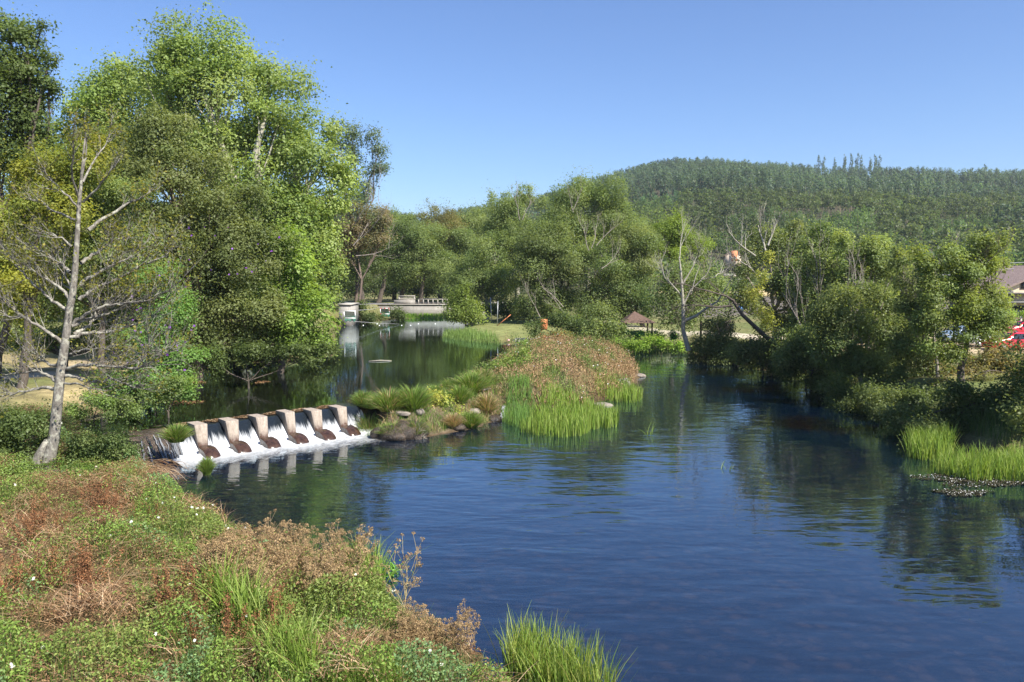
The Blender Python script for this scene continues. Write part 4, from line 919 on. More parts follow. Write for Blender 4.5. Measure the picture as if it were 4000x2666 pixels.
for (u, v, h, lab) in ((2535, 1698, .85, 'lone green sprout in the river right of the largest reed bed'), (2830, 1830, .55, 'lone green sprout in open water in mid river')):
    b = on_z(u, v, 0); mb = MB(); n = 7; P = np.tile(b, (n, 1)) + r.normal(size=(n, 3)) * [.12, .12, 0] - [0, 0, .1]
    add_blades(mb, P, h * (.5 + .6 * r.random(n)), r.normal(size=(n, 2)) * .16, .035, r, tint(REED, n, r), 4, .2); tag(mb.build('reed_sprout', M_GRASS, None, False, b), lab, 'reeds')
reed_bed('reed_bed', 'tall bright reeds at the bottom edge of the picture in the shallows', [(1960, 2650), (2000, 2700), (2150, 2760), (2330, 2820), (2420, 2800), (2300, 2690), (2150, 2600), (2020, 2590)], 1000, 1.2, .03, REED + [(.3, .3, .08)], r, lean=.28)
def tussock(base, w, h, pal, r, brown=.15):
    n = 900; mb = MB(); th = r.random(n) * 6.283; q = r.random(n) ** .7
    P = np.stack([.22 * w * q * np.cos(th), .22 * w * q * np.sin(th), 0 * q - .05], -1)
    ln = np.stack([np.cos(th), np.sin(th)], -1) * (w * .52 * (.25 + .75 * q))[:, None] + r.normal(size=(n, 2)) * .06 * w
    hh = h * (1.0 - .55 * q ** 2) * (.75 + .4 * r.random(n))
    cols = np.where((r.random(n) < brown)[:, None], tint(TAN, n, r), tint(pal, n, r)); add_blades(mb, P, hh, ln, .026 * (w / .8) ** .5, r, cols, 5, .9 * .8)
    return mb
TP = [(.17, .26, .05), (.22, .31, .07), (.12, .19, .04)]
tus = [(1421, 1597, 66, 60, .05, 'small upright grass tussock beside the last waterfall'), (1521, 1602, 110, 76, .15, 'large domed grass tussock with straw skirt on the dam crest'), (1615, 1602, 108, 88, .05, 'large tall green tussock right of the straw-skirted one'),
       (1443, 1672, 84, 96, .2, 'long hanging tussock beside the right end of the falls'), (1532, 1706, 74, 52, .1, 'low tussock at the water under the dark wet dam face'), (1698, 1556, 60, 50, .1, 'small tussock behind the maple sapling'),
       (1758, 1540, 64, 56, .05, 'green tussock on the crest behind the maple sapling'), (1797, 1584, 70, 60, .08, 'green tussock right of the maple sapling'), (1841, 1535, 106, 74, .08, 'broad tussock left of the willow shrub on the dam'),
       (1880, 1518, 90, 74, .3, 'straw-tipped tussock touching the willow shrub on the dam'), (1838, 1668, 72, 58, .08, 'round bright tussock at the water right of the maple sapling'), (1772, 1668, 54, 50, .75, 'withered brown tussock at the foot of the maple sapling'),
       (1902, 1616, 66, 74, .6, 'half-dead tussock above the small trickle'), (1626, 1676, 72, 62, .15, 'tussock on the dam face left of the maple sapling'), (690, 1722, 80, 62, .1, 'green tussock at the left end of the weir'), (808, 1850, 42, 60, .05, 'tiny bright tussock below the wet rock slab')]
for i, (u, v, w, h, br, lab) in enumerate(tus):
    b = on_ground(u, v); k = b[1] / F; r = np.random.default_rng(300 + i)
    if i in (14, 15): b = np.array([*on_z(u, v, 1.2 if i == 14 else .05)]); k = b[1] / F
    o = tussock(b, w * k * 1.5, h * k * 1.5, TP, r, br).build('grass_tussock', M_GRASS); o.location = tuple(b)
    tag(o, lab, 'grass tussock', 'grass tussocks on the dam')
tree('maple_sapling', 'yellow-green maple sapling sprawling down the dam face', 43.2, [(1700, 1560, 55, 35), (1745, 1620, 80, 45), (1690, 1615, 60, 40), (1720, 1680, 65, 30), (1650, 1640, 55, 25), (1720, 1570, 25, 60), (1790, 1640, 35, 30)],
     [(.2, .24, .06), (.25, .26, .06), (.15, .2, .05), (.3, .27, .06)], .17, cat='bush', dens=.95, base=1720, trad=.04, seed=110, clump=.35, up=.8, bark=M_TWIG)
tree('willow_shrub', 'round yellow-green willow shrub on the pond side of the dam', 53.5, [(1930, 1480, 45, 50), (1970, 1440, 45, 45), (1960, 1500, 50, 40), (2020, 1410, 35, 30), (2040, 1390, 20, 30), (1920, 1440, 25, 30)],
     [(.14, .19, .045), (.18, .22, .06), (.1, .15, .035)], .17, cat='bush', dens=1.5, base=1955, trad=.05, seed=111, clump=.42, up=.7, bark=M_TWIG)
tree('reddish_bush', 'green bush with red blooms at the far tip of the dam', 79, [(2150, 1335, 40, 28), (2200, 1340, 45, 35), (2180, 1310, 35, 20)], MID + [(.3, .06, .03)], .2, cat='bush', dens=1.8, base=2170, trad=.05, seed=112, clump=.5)
tree('small_bush', 'small vivid round bush beside the concrete ramp', 80, [(2050, 1345, 32, 20)], VINE, .18, cat='bush', dens=2.0, base=2050, trad=.04, seed=113, clump=.4)
for i, (lob, b, lab) in enumerate([([(2450, 1340, 60, 28), (2400, 1330, 40, 22), (2510, 1350, 50, 22)], 2450, 'vivid green leafy patch left of the river bend'), ([(2590, 1345, 55, 22), (2550, 1330, 40, 22), (2640, 1350, 30, 20)], 2580, 'vivid green leafy patch right at the river bend'), ([(2540, 1310, 80, 16), (2440, 1305, 60, 16), (2630, 1318, 60, 16)], 2540, 'darker green leafy band behind the vivid patches at the bend')]):
    tree('leafy_patch', lab, 83 + 3 * (i == 2), lob, VINE if i < 2 else [(.06, .15, .03), (.08, .18, .035)], .26, cat='plant', dens=2.0, base=b, trad=.04, seed=115 + i, clump=.5, up=1.0)
reed_bed('reed_bed', 'grey-green reeds along the water under the vivid leafy patches', [(2440, 1392), (2480, 1382), (2600, 1378), (2690, 1386), (2640, 1366), (2560, 1362), (2450, 1378)], 700, 1.0, .05, [(.15, .23, .08), (.2, .27, .09)], r)
reed_bed('reed_bed', 'light reeds at the meadow corner under the round bush', [(1725, 1322), (1800, 1334), (1900, 1344), (1960, 1348), (1930, 1330), (1820, 1312), (1740, 1306)], 1300, 1.0, .06, [(.16, .25, .06), (.2, .29, .08)], r, z=Z_UP)
reed_bed('waterside_grass', 'bright green grass strip between the pond head and the pale wall', [(1560, 1254), (1700, 1254), (1830, 1250), (1830, 1225), (1700, 1228), (1570, 1232)], 2500, .6, .10, [(.16, .3, .03), (.2, .34, .04)], r, z=1.4, cat='grass')
# weeds
def dam_sel(p):
    a = sdist(p[:, 0], p[:, 1], RIV); b = sdist(p[:, 0], p[:, 1], PND); return (a > .1) & (b > .2) & (a < 16) & (b < 16) & (p[:, 1] > 46) & (p[:, 1] < 84) & (p[:, 0] > -5) & (p[:, 0] < 15)
r = np.random.default_rng(210)
p = region_pts(10000, (-6, 15, 45, 84), dam_sel, r); n = len(p); z = height(p[:, 0], p[:, 1])
gm = fbm(p[:, 0], p[:, 1], 3.2, 71); hh = (.45 + .85 * fbm(p[:, 0], p[:, 1], 2.5, 72)) * (.7 + .5 * r.random(n)) * (.45 + .55 * sstep(47, 54, p[:, 1]))
mb = MB(); cols = np.where((gm > .5)[:, None], tint(GRASSP + MID, n, r), tint(BROWN[1:3] + TAN + UMBEL, n, r))
add_blades(mb, np.concatenate([p, z[:, None]], -1), hh, r.normal(size=(n, 2)) * .3, .035, r, cols, 3, .4)
q = r.integers(0, n, 36000); P = np.concatenate([p[q], (z[q] + hh[q] * (.35 + .7 * r.random(len(q))))[:, None]], -1) + r.normal(size=(len(q), 3)) * .13
cols = np.where((gm[q] > .47)[:, None], tint(MID + VINE, len(q), r), tint(BROWN[1:3] + UMBEL + [(.36, .22, .15)], len(q), r)); add_leaves(mb, P, r.normal(size=P.shape) + [0, 0, .5], .10, r, cols)
q = r.integers(0, n, 120); P = np.concatenate([p[q], (z[q] + hh[q] * 1.02)[:, None]], -1); add_leaves(mb, P, r.normal(size=P.shape) * .4 + [0, -.4, 1], .09, r, np.tile([.75, .72, .68], (120, 1)), .9)
tag(mb.build('dry_weeds', M_DRY), 'thicket of rusty dry weeds and green shoots covering the dam', 'weeds', None, 'stuff')
r = np.random.default_rng(215)
def dam_sel2(p):
    a = sdist(p[:, 0], p[:, 1], RIV); b = sdist(p[:, 0], p[:, 1], PND); return (a > .15) & (b > .15) & (a < 6) & (b < 6) & (p[:, 1] > 39) & (p[:, 1] < 60) & (p[:, 0] > -9)
p = region_pts(14000, (-9, 10, 39, 60), dam_sel2, r); n = len(p); gm = fbm(p[:, 0], p[:, 1], 1.4, 75); p = p[gm > .15]; n = len(p); z = height(p[:, 0], p[:, 1]); gm = fbm(p[:, 0], p[:, 1], 1.1, 76)
mb = MB(); add_blades(mb, np.concatenate([p, z[:, None]], -1), .14 + .75 * r.random(n) * vnoise(p[:, 0], p[:, 1], .9, 77), r.normal(size=(n, 2)) * .2, .028, r, np.where((gm > .5)[:, None], tint(GRASSP, n, r), tint(TAN + GRASSP, n, r)), 3, .6)
tag(mb.build('dam_grass', M_GRASS), 'rough short grass and straw between the tussocks on the dam', 'grass', None, 'stuff')
# stones of the dam
def rock(r, size, squash=.7):
    import bmesh
    bm = bmesh.new(); bmesh.ops.create_icosphere(bm, subdivisions=3, radius=1)
    o = r.random(3) * 50
    for v in bm.verts:
        c = np.array(v.co); k = 1 + .45 * (fbm(c[0] + o[0], c[1] + c[2] * .7 + o[1], .9, 3) - .5) + .3 * (vnoise(c[2] + o[2], c[0] - c[1], .6, 4) - .5)
        v.co = Vector((c[0] * k * size[0], c[1] * k * size[1], c[2] * k * size[2] * squash))
    return bm
rocks = [(1600, 1690, 1.1, .9, .8, M_ROCK, 'largest dark wet boulder in the dam face above the low tussock'), (1530, 1655, .9, .6, .7, M_ROCK, 'dark wet boulder under the straw-skirted tussock'), (1640, 1712, .45, .35, .35, M_ROCK, 'brown stone by the bleached driftwood at the dam foot'),
         (1560, 1625, .7, .3, .2, M_PALEROCK, 'flat pale slab on the dam crest between tussocks'), (1640, 1610, .35, .25, .3, M_PALEROCK, 'small pale stone right of the tall green tussock'), (1790, 1672, .4, .35, .35, M_ROCK, 'dark stone by the withered brown tussock'),
         (1930, 1640, .5, .4, .4, M_ROCK, 'dark stone beside the small trickle'), (1890, 1560, .6, .4, .25, M_PALEROCK, 'pale stone on the crest before the willow shrub'), (1850, 1590, .4, .3, .25, M_PALEROCK, 'pale stone below the broad tussock'),
         (2350, 1592, .75, .5, .4, M_PALEROCK, 'pale boulder at the edge of the largest reed bed'), (2500, 1470, .6, .45, .25, M_PALEROCK, 'pale stone at the right tip of the dam'), (2440, 1500, .5, .4, .5, M_PALEROCK, 'grey stone showing through the dry weeds'), (1480, 1700, .5, .4, .5, M_ROCK, 'dark stone beside the foam at the dam foot')]
for i, (u, v, a, b_, c_, m, lab) in enumerate(rocks):
    rr_ = np.random.default_rng(400 + i); bm = rock(rr_, (a, b_, c_)); me = bpy.data.meshes.new('stone'); bm.to_mesh(me); bm.free(); me.materials.append(m)
    for pl in me.polygons: pl.use_smooth = True
    o = bpy.data.objects.new('stone', me); COL.objects.link(o); b = on_ground(u, v); o.location = (b[0], b[1], b[2] + c_ * .1); o.rotation_euler = (0, 0, rr_.random() * 3)
    tag(o, lab, 'stone', 'stones of the dam')
for (u, v, lab) in ((1835, 1640, 'thin cascade slipping through the dam right of the sapling'), (1950, 1628, 'small trickle between dark stones left of the pale reeds'), (2425, 1500, 'white trickle running out of the dry weeds')):
    b = on_ground(u, v); mb = MB(); r = np.random.default_rng(int(u)); tq = np.linspace(0, 1, 14); cx = b[0] + .12 * np.cumsum(r.normal(size=14)) * .5; cyy = b[1] + .8 - 1.9 * tq
    zc = np.maximum(height(cx, cyy), -.02) + .12; w = .11 + .08 * tq
    Lf = np.stack([cx - w, cyy, zc], -1); Rt = np.stack([cx + w, cyy, zc], -1); mb.grid(np.stack([Lf, Rt], 1), np.stack([np.stack([tq, 0 * tq + u, tq * 0 + .05], -1), np.stack([tq, 0 * tq + u + .03, tq * 0 + .05], -1)], 1))
    tag(mb.build('cascade', M_FALL), lab, 'waterfall')
b = on_ground(1640, 1716); dw = MB(); r = np.random.default_rng(55)
for k in range(7): grow(dw, b + np.array([0, 0, .1]), (r.normal(), r.normal() * .5, .35 + .3 * r.random()), .55, .03, 1, r, .7, .0, None, 3)
tag(dw.build('driftwood', M_PALE, None, False, b), 'bleached driftwood branches at the dam foot', 'driftwood')

# ------------------------------------------------------------------ near left bank
ANCH = [(-1, 100, 2320, 380, 110), (-1, 420, 2330, 260, 60), (-.9, 430, 2020, 200, 60), (-.8, 80, 2090, 170, 60), (-1, 620, 1880, 130, 60), (-.8, 150, 2480, 200, 60), (-.7, 700, 2440, 150, 50), (-.8, 1000, 2230, 260, 130), (-.6, 900, 2560, 120, 50),
        (-.5, 350, 1930, 160, 40), (1, 230, 1890, 160, 50), (.8, 450, 2190, 260, 60), (1, 280, 2600, 420, 60), (1, 560, 2540, 170, 90), (.7, 620, 2100, 160, 50), (.8, 900, 2080, 200, 40), (1, 1500, 2260, 150, 110), (1, 1600, 2360, 160, 90), (1.2, 1300, 2640, 420, 60), (.8, 1150, 2380, 180, 90), (.9, 880, 2400, 140, 110), (.4, 650, 2280, 160, 60)]
def bank_field(p):
    f = (fbm(p[:, 0], p[:, 1], 1.7, 81) - .5) * 2.6
    for s, u, v, ru, rv in ANCH:
        c = on_z(u, v, .9); k = c[1] / F; f = f + 1.5 * s * np.exp(-((p[:, 0] - c[0]) / (ru * k)) ** 2 - ((p[:, 1] - c[1]) / (rv * c[1] ** 2 / (F * 7))) ** 2)
    return f + .9 * dome(p[:, 0], p[:, 1])[1]
def bank_sel(p):
    a = sdist(p[:, 0], p[:, 1], RIV); return (a > .05) & (p[:, 1] < 35) & (p[:, 0] > -.68 * p[:, 1] - 2) & (p[:, 0] < 2.4) & (sdist(p[:, 0], p[:, 1], PND) > .5)
def mound(x, y): return .06 + (.35 * fbm(x, y, 2.1, 83) ** 1.4 + dome(x, y)[0]) * sstep(-.1, .9, sdist(x, y, RIV))
rq = np.random.default_rng(219); NQ = 420
QP = region_pts(NQ, (-25, 2.5, 13, 36), bank_sel, rq); QR = .3 + .75 * rq.random(NQ) ** 1.5; QH = (.25 + .6 * rq.random(NQ)) * (.6 + .5 * QR); QB = rq.normal(size=NQ) * 1.1
def dome(x, y):
    x = np.asarray(x); y = np.asarray(y); H_ = np.zeros(len(x)); B_ = np.zeros(len(x))
    for s in range(0, len(x), 20000):
        q = 1 - ((x[s:s + 20000, None] - QP[:, 0]) ** 2 + (y[s:s + 20000, None] - QP[:, 1]) ** 2) / QR ** 2
        h_ = QH * np.clip(q, 0, 1) ** .6; k = h_.argmax(1); H_[s:s + 20000] = h_.max(1); B_[s:s + 20000] = np.where(h_.max(1) > .05, QB[k], 0)
    return H_, B_
BOX = (-25, 2.5, 13, 36)
r = np.random.default_rng(220)
def P3(p, z): return np.concatenate([p, z[:, None]], -1)
# dead stalks lying in swathes
p = region_pts(17000, BOX, bank_sel, r); f = bank_field(p) + r.normal(size=len(p)) * .5; p = p[f < .25]; n = len(p)
z = height(p[:, 0], p[:, 1]) + mound(p[:, 0], p[:, 1]) * .75
az = vnoise(p[:, 0], p[:, 1], 1.6, 85) * 9 + r.normal(size=n) * .9; ln = np.stack([np.cos(az), np.sin(az)], -1) * (.35 + .6 * r.random(n))[:, None]
mb = MB(); add_blades(mb, P3(p, z), .05 + .35 * r.random(n) ** 2, ln, .017, r, tint(BROWN + TAN + TAN, n, r, .25), 3, .6)
tag(mb.build('dead_stalks', M_DRY), 'flattened dead tan and rust stalks on the near bank', 'dead stalks', None, 'stuff')
# fine brown withered foliage
p = region_pts(190000, BOX, bank_sel, r); f = bank_field(p) + r.normal(size=len(p)) * .6; p = p[f < .42]; n = len(p)
z = height(p[:, 0], p[:, 1]) + mound(p[:, 0], p[:, 1]) * (.1 + .95 * r.random(n) ** .6)
mb = MB(); add_leaves(mb, P3(p, z) + r.normal(size=(n, 3)) * .02, r.normal(size=(n, 3)) + [0, 0, .3], .055, r, tint(BROWN, n, r, .25), .35)
tag(mb.build('withered_foliage', M_DRY), 'fine rust brown withered foliage on the near bank', 'dead foliage', None, 'stuff')
# green creeper leaves with white flowers
p = region_pts(170000, BOX, bank_sel, r); f = bank_field(p) + r.normal(size=len(p)) * .75; p = p[f > .12]; n = len(p); bl_ = vnoise(p[:, 0], p[:, 1], 1.5, 88)
z = height(p[:, 0], p[:, 1]) + mound(p[:, 0], p[:, 1]) * (.35 + .75 * r.random(n) ** .5)
cols = np.where((bl_ > .62)[:, None], tint(BLUEG, n, r), np.where((bl_ < .3)[:, None], tint([(.2, .24, .06), (.16, .22, .05)], n, r), tint(VINE, n, r)))
mb = MB(); add_leaves(mb, P3(p, z) + r.normal(size=(n, 3)) * .02, r.normal(size=(n, 3)) * .7 + [0, -.2, .8], .07, r, cols * 1.15, .5)
q = r.choice(n, 85); P = P3(p[q], z[q] + .12)
for k in range(5): add_leaves(mb, P + r.normal(size=P.shape) * .012, r.normal(size=P.shape) * .5 + [.3, -.6, .8], np.full(85, .05), r, np.tile([.8, .8, .78], (85, 1)), .95, .25)
tag(mb.build('bindweed', M_GRASS), 'green bindweed leaves dotted with white flowers on the near bank', 'creeper', None, 'stuff')
# grass
p = region_pts(42000, BOX, bank_sel, r); f = bank_field(p) + r.normal(size=len(p)) * .6; p = p[f > .3]; n = len(p)
low = sstep(17.2, 15.8, p[:, 1]) * sstep(-8, -5, p[:, 0]); z = height(p[:, 0], p[:, 1]); hh = (.22 + .35 * r.random(n)) * (.8 + .9 * vnoise(p[:, 0], p[:, 1], 1.3, 91)) + mound(p[:, 0], p[:, 1]) * .5
mb = MB(); add_blades(mb, P3(p, z), hh, r.normal(size=(n, 2)) * .16, .011, r, tint(GRASSP + BLUEG[:1] + TAN[:1], n, r), 3, .5)
tag(mb.build('green_grass', M_GRASS), 'green grass growing through the dead stalks on the near bank', 'grass', None, 'stuff')
# clumps one can tell apart
for i, (px, n, h, w, lab) in enumerate([
    ([(820, 2420), (900, 2500), (1000, 2560), (1060, 2540), (960, 2440), (880, 2370), (830, 2360)], 420, 1.75, .034, 'tall sword-leaved iris clump in the middle of the near bank'),
    ([(480, 1960), (520, 1975), (545, 1950), (510, 1930)], 120, 1.2, .03, 'upright bright grass clump near the brown dead bush'),
    ([(1370, 2260), (1450, 2300), (1500, 2290), (1450, 2220), (1390, 2200)], 300, 1.5, .028, 'long-bladed clump at the right rim of the dry umbellifers'),
    ([(1000, 2640), (1080, 2700), (1250, 2700), (1200, 2600), (1080, 2570)], 420, 1.35, .028, 'arching long blades at the bottom right of the near bank'),
    ([(1250, 2720), (1400, 2760), (1600, 2760), (1500, 2680), (1350, 2660)], 1500, .85, .016, 'soft bright grass cushion at the bottom edge of the picture'),
    ([(560, 2130), (700, 2160), (740, 2080), (640, 2050)], 220, .6, .018, 'blue-green grass tuft at the shallow brown water')]):
    reed_bed('grass_clump', lab, px, n, h, w, REED if i != 5 else BLUEG, np.random.default_rng(500 + i), z=.6, lean=.35, cat='grass', droop=.5)
tree('leafy_bush', 'bright leafy green clump at the water left of the lone umbellifer', 21.0, [(1480, 2230, 55, 70), (1530, 2320, 80, 80), (1600, 2390, 60, 60), (1440, 2330, 50, 70), (1580, 2300, 40, 40)], [(.13, .27, .035), (.17, .32, .045), (.1, .21, .03)], .085, cat='plant', dens=1.6, base=1520, trad=.02, seed=130, clump=.2, up=.5)
# dry umbellifers
def umbel_plant(r, h, branches, spread, big=1.0):
    st = MB(); hd = MB(); pts = [np.zeros(3)]; d = np.array([r.normal() * .1, r.normal() * .1, 1.0])
    for i in range(5): d = unit(d + r.normal(size=3) * .06); pts.append(pts[-1] + d * h * .55 / 5)
    st.tube(np.array(pts), np.linspace(.012, .007, 6) * big, 4, False)
    heads = []
    for k in range(branches):
        i = r.integers(2, 6); p0 = pts[i]; dd = unit(d + np.append(r.normal(size=2) * spread, .35)); ln_ = h * (.25 + .3 * r.random()); q = [p0]
        for j in range(3): dd = unit(dd + r.normal(size=3) * .1 + [0, 0, .12]); q.append(q[-1] + dd * ln_ / 3)
        st.tube(np.array(q), np.linspace(.006, .0035, 4) * big, 3, False); heads.append((q[-1], dd))
        for j in range(2):
            e = q[1 + j] + unit(dd + r.normal(size=3) * .5 + [0, 0, .2]) * ln_ * .45; st.tube(np.array([q[1 + j], e]), [.004 * big, .003 * big], 3, False); heads.append((e, dd))
    for (c, dd) in heads:
        m = 26; rr_ = .055 * (.7 + .6 * r.random()) * big; o = unit(r.normal(size=(m, 3)) * [1, 1, .5] + dd * .6)
        add_leaves(hd, c + o * rr_ * (.7 + .4 * r.random((m, 1))), r.normal(size=(m, 3)) + o, .024 * big, r, tint(UMBEL, m, r, .2), .9)
        for j in range(6): st.tube(np.array([c - dd * .02, c + o[j] * rr_]), [.002 * big, .002 * big], 3, False)
    return st, hd
def umbel_join(st, hd):
    for c in st.c: c[:, :3] = (.40, .29, .16)
    m = MB(); m.v = st.v + hd.v; m.c = st.c + hd.c; m.q = st.q + [q + st.n for q in hd.q]; m.t = st.t; m.n = st.n + hd.n; return m
protos = []
umb = [(u, v) for u, v in zip(np.random.default_rng(6).uniform(820, 1420, 64), np.random.default_rng(7).uniform(2210, 2430, 64))]
umb += [(u, v) for u, v in zip(np.random.default_rng(8).uniform(1540, 1860, 30), np.random.default_rng(9).uniform(2500, 2600, 30))]
umb += [(u, v) for u, v in zip(np.random.default_rng(10).uniform(1240, 1640, 20), np.random.default_rng(11).uniform(2560, 2680, 20))]
r = np.random.default_rng(230); UL = 'dry brown umbellifer in the thicket along the near bank'
for i, (u, v) in enumerate(umb):
    g = on_ground(u, v)
    if sdist(np.array([g[0]]), np.array([g[1]]), RIV)[0] < -.3: continue
    h = (1.25 if v < 2450 else .85) * (.8 + .4 * r.random())
    if len(protos) < 6:
        st, hd = umbel_plant(np.random.default_rng(600 + i), 1.2, 9, .75)
        e = umbel_join(st, hd).build('dry_umbellifer', M_DRY); tag(e, UL, 'dry plant', 'dry umbellifers on the near bank'); protos.append(e); o = e
    else:
        src = protos[i % 6]; o = src.copy(); COL.objects.link(o)
        for ch in src.children: c = ch.copy(); COL.objects.link(c); c.parent = o
    o.location = tuple(g - [0, 0, .05]); o.rotation_euler = (r.normal() * .12, r.normal() * .12, r.random() * 6.28); s = h / 1.2; o.scale = (s, s, s)
g = on_ground(1565, 2440); st, hd = umbel_plant(np.random.default_rng(666), 1.75, 13, 1.0, 1.15); e = empty('tall_umbellifer', (0, 0, 0), 'lone tall umbellifer with spreading bare branches against the blue water', 'dry plant')
a = st.build('stems', M_DRY, e); a.data.attributes['tint'].data.foreach_set('color', np.tile([.42, .34, .17, 1], len(a.data.vertices)).astype(np.float32))
for k in range(len(hd.v)): m1 = MB(); m1.v = [hd.v[k]]; m1.c = [hd.c[k]]; m1.q = [np.arange(len(hd.v[k])).reshape(-1, 4)]; m1.build('seed_head', M_DRY, e)
e.location = tuple(g); e.rotation_euler = (-.05, .22, .4)
# rusty upright docks
r = np.random.default_rng(235); DK = []
DL = 'rusty upright dead dock plant among the brown patches of the near bank'
for i in range(34):
    a0 = [(100, 2330, 330, 90), (420, 2340, 220, 60), (430, 2030, 180, 60), (100, 2110, 170, 60), (700, 2420, 150, 60), (950, 2500, 160, 60)][i % 6]
    g = on_ground(a0[0] + r.normal() * a0[2] * .6, a0[1] + 60 + r.normal() * a0[3] * .6)
    if sdist(np.array([g[0]]), np.array([g[1]]), RIV)[0] < .3 or g[1] < 13: continue
    if len(DK) < 4:
        mb = MB(); rr_ = np.random.default_rng(700 + i)
        for k in range(5):
            d = unit(np.array([rr_.normal() * .22, rr_.normal() * .22, 1])); tq = np.linspace(0, 1, 6)[:, None]; q = tq * d * (.7 + .5 * rr_.random()) + rr_.normal(size=(6, 3)) * .015; n0 = len(mb.c); mb.tube(q, np.linspace(.008, .003, 6), 3, False); mb.c[-1][:, :3] = (.2, .1, .05)
            n = 150; tt = .3 + .7 * rr_.random(n); P = np.stack([np.interp(tt, np.linspace(0, 1, 6), q[:, j]) for j in range(3)], -1) + rr_.normal(size=(n, 3)) * .035; add_leaves(mb, P, rr_.normal(size=(n, 3)), .035, rr_, tint([(.24, .11, .05), (.32, .16, .075), (.18, .08, .04)], n, rr_))
        o = mb.build('dead_dock', M_DRY); tag(o, DL, 'dry plant', 'dead docks on the near bank'); DK.append(o)
    else: o = DK[i % 4].copy(); COL.objects.link(o)
    o.location = tuple(g); o.rotation_euler = (0, 0, r.random() * 6.28); k = .8 + .5 * r.random(); o.scale = (k, k, k)
# dead brown bush hanging to the water, ferns
r = np.random.default_rng(240); g = on_ground(590, 1870); mb = MB()
for k in range(420):
    th = r.random() * 6.283; b0 = g + np.array([-.9 + 1.0 * r.normal() * .8, r.normal() * .45, .15 + .5 * r.random()]); d = np.array([.9 + .5 * r.random(), -.5 + .6 * r.normal() * .5, .5 * r.random()]); ln_ = .6 + .7 * r.random(); q = [b0]
    for j in range(4): d = unit(d + r.normal(size=3) * .15 - [0, 0, .28]); q.append(q[-1] + d * ln_ / 4)
    q = np.array(q); q[:, 2] = np.maximum(q[:, 2], .02); c0 = mb.n; mb.tube(q, np.linspace(.009, .004, 5), 3, False); mb.c[-1][:, :3] = tint(BROWN + TAN[:2], 1, r, .25)
tag(mb.build('dead_bush', M_DRY, None, False, g), 'rusty dead bush drooping over the water below the wet rock slab', 'bush')
for i, (u, v, lab) in enumerate([(150, 1850, 'green fern left of the half-bare tree foot'), (270, 1880, 'green fern in front of the half-bare tree foot'), (370, 1840, 'bright fern right of the half-bare tree foot')]):
    g = on_ground(u, v); r = np.random.default_rng(250 + i); mb = MB()
    for k in range(9):
        th = k * .7 + r.random() * .4; tq = np.linspace(0, 1, 12); c = np.stack([np.cos(th) * .65 * tq, np.sin(th) * .65 * tq, .65 * tq - .45 * tq ** 2], -1); mb.tube(c, .005, 3, False); mb.c[-1][:, :3] = (.08, .12, .03)
        sd_ = np.array([-np.sin(th), np.cos(th), 0]); w = .16 * (1 - tq) ** .7
        for sg in (-1, 1):
            P = c[1:] + sd_ * sg * w[1:, None] * .5; n = len(P); t = np.tile(sd_ * sg, (n, 1)); b_ = np.tile([np.cos(th), np.sin(th), .2], (n, 1)); L_ = w[1:, None]
            v_ = np.stack([P - t * L_ * .5, P + b_ * .025, P + t * L_ * .5 - [0, 0, .03], P - b_ * .025], 1); mb.add(v_.reshape(-1, 3), np.arange(4 * n).reshape(n, 4), None, np.repeat(tint([(.1, .2, .035), (.13, .24, .04)], n, r), 4, 0))
    o = mb.build('fern', M_GRASS); o.location = tuple(g + [0, 0, .1]); o.scale = (1.5, 1.5, 1.5); tag(o, lab, 'fern', 'ferns at the half-bare tree')
# floating things
def float_mat(name, u, v, ru, rv, z, lab, pal, white=0, n=350):
    c = on_z(u, v, z); k = c[1] / F; r = np.random.default_rng(int(u + v)); th = r.random(n) * 6.283; q = r.random(n) ** .5; rx = ru * k; ry = rv * c[1] ** 2 / (F * (CAMZ - z)); wv = 1 + .25 * np.sin(3 * th + 1) + .15 * np.sin(5 * th)
    P = np.stack([c[0] + rx * q * wv * np.cos(th), c[1] + ry * q * wv * np.sin(th), z + .015 + .02 * r.random(n)], -1); mb = MB(); add_leaves(mb, P, r.normal(size=(n, 3)) * .2 + [0, 0, 1], .12, r, tint(pal, n, r))
    if white: th = r.random(white) * 6.283; q = r.random(white) ** .5; wv = 1 + .25 * np.sin(3 * th + 1) + .15 * np.sin(5 * th); add_leaves(mb, np.stack([c[0] + rx * q * wv * np.cos(th), c[1] + ry * q * wv * np.sin(th), 0 * q + z + .06], -1), r.normal(size=(white, 3)) * .3 + [0, 0, 1], .035, r, np.tile([.75, .75, .72], (white, 1)), .95)
    tag(mb.build(name, M_DRY, None, False, c), lab, 'floating mat')
float_mat('floating_leaves', 704, 1575, 72, 10, Z_UP, 'largest brown leaf raft floating on the pond near the left bank', BROWN[:2] + [(.09, .06, .035)])
float_mat('floating_leaves', 772, 1497, 26, 6, Z_UP, 'small brown leaf raft by the bright waterside bush', BROWN, 0, 120); float_mat('floating_leaves', 1025, 1494, 24, 4, Z_UP, 'small brown leaf raft in the dark reflection under the alder', BROWN, 0, 100)
float_mat('water_crowfoot', 3830, 1878, 240, 26, 0, 'dark floating plant mat with tiny white flowers at the wide reed clump', [(.05, .05, .03), (.07, .06, .035)], 420, 900); float_mat('water_crowfoot', 3760, 1928, 100, 14, 0, 'smaller floating plant mat off the wide reed clump', [(.07, .06, .035), (.05, .05, .03)], 110, 350)
a = on_z(1440, 1412, Z_UP + .03); b = on_z(1530, 1410, Z_UP + .03); mb = MB(); mb.tube(np.array([a, (a + b) / 2 + [0, .1, .03], b]), [.04, .06, .03], 5); tag(mb.build('floating_stick', M_PALE), 'pale stick floating in the middle of the pond', 'stick')
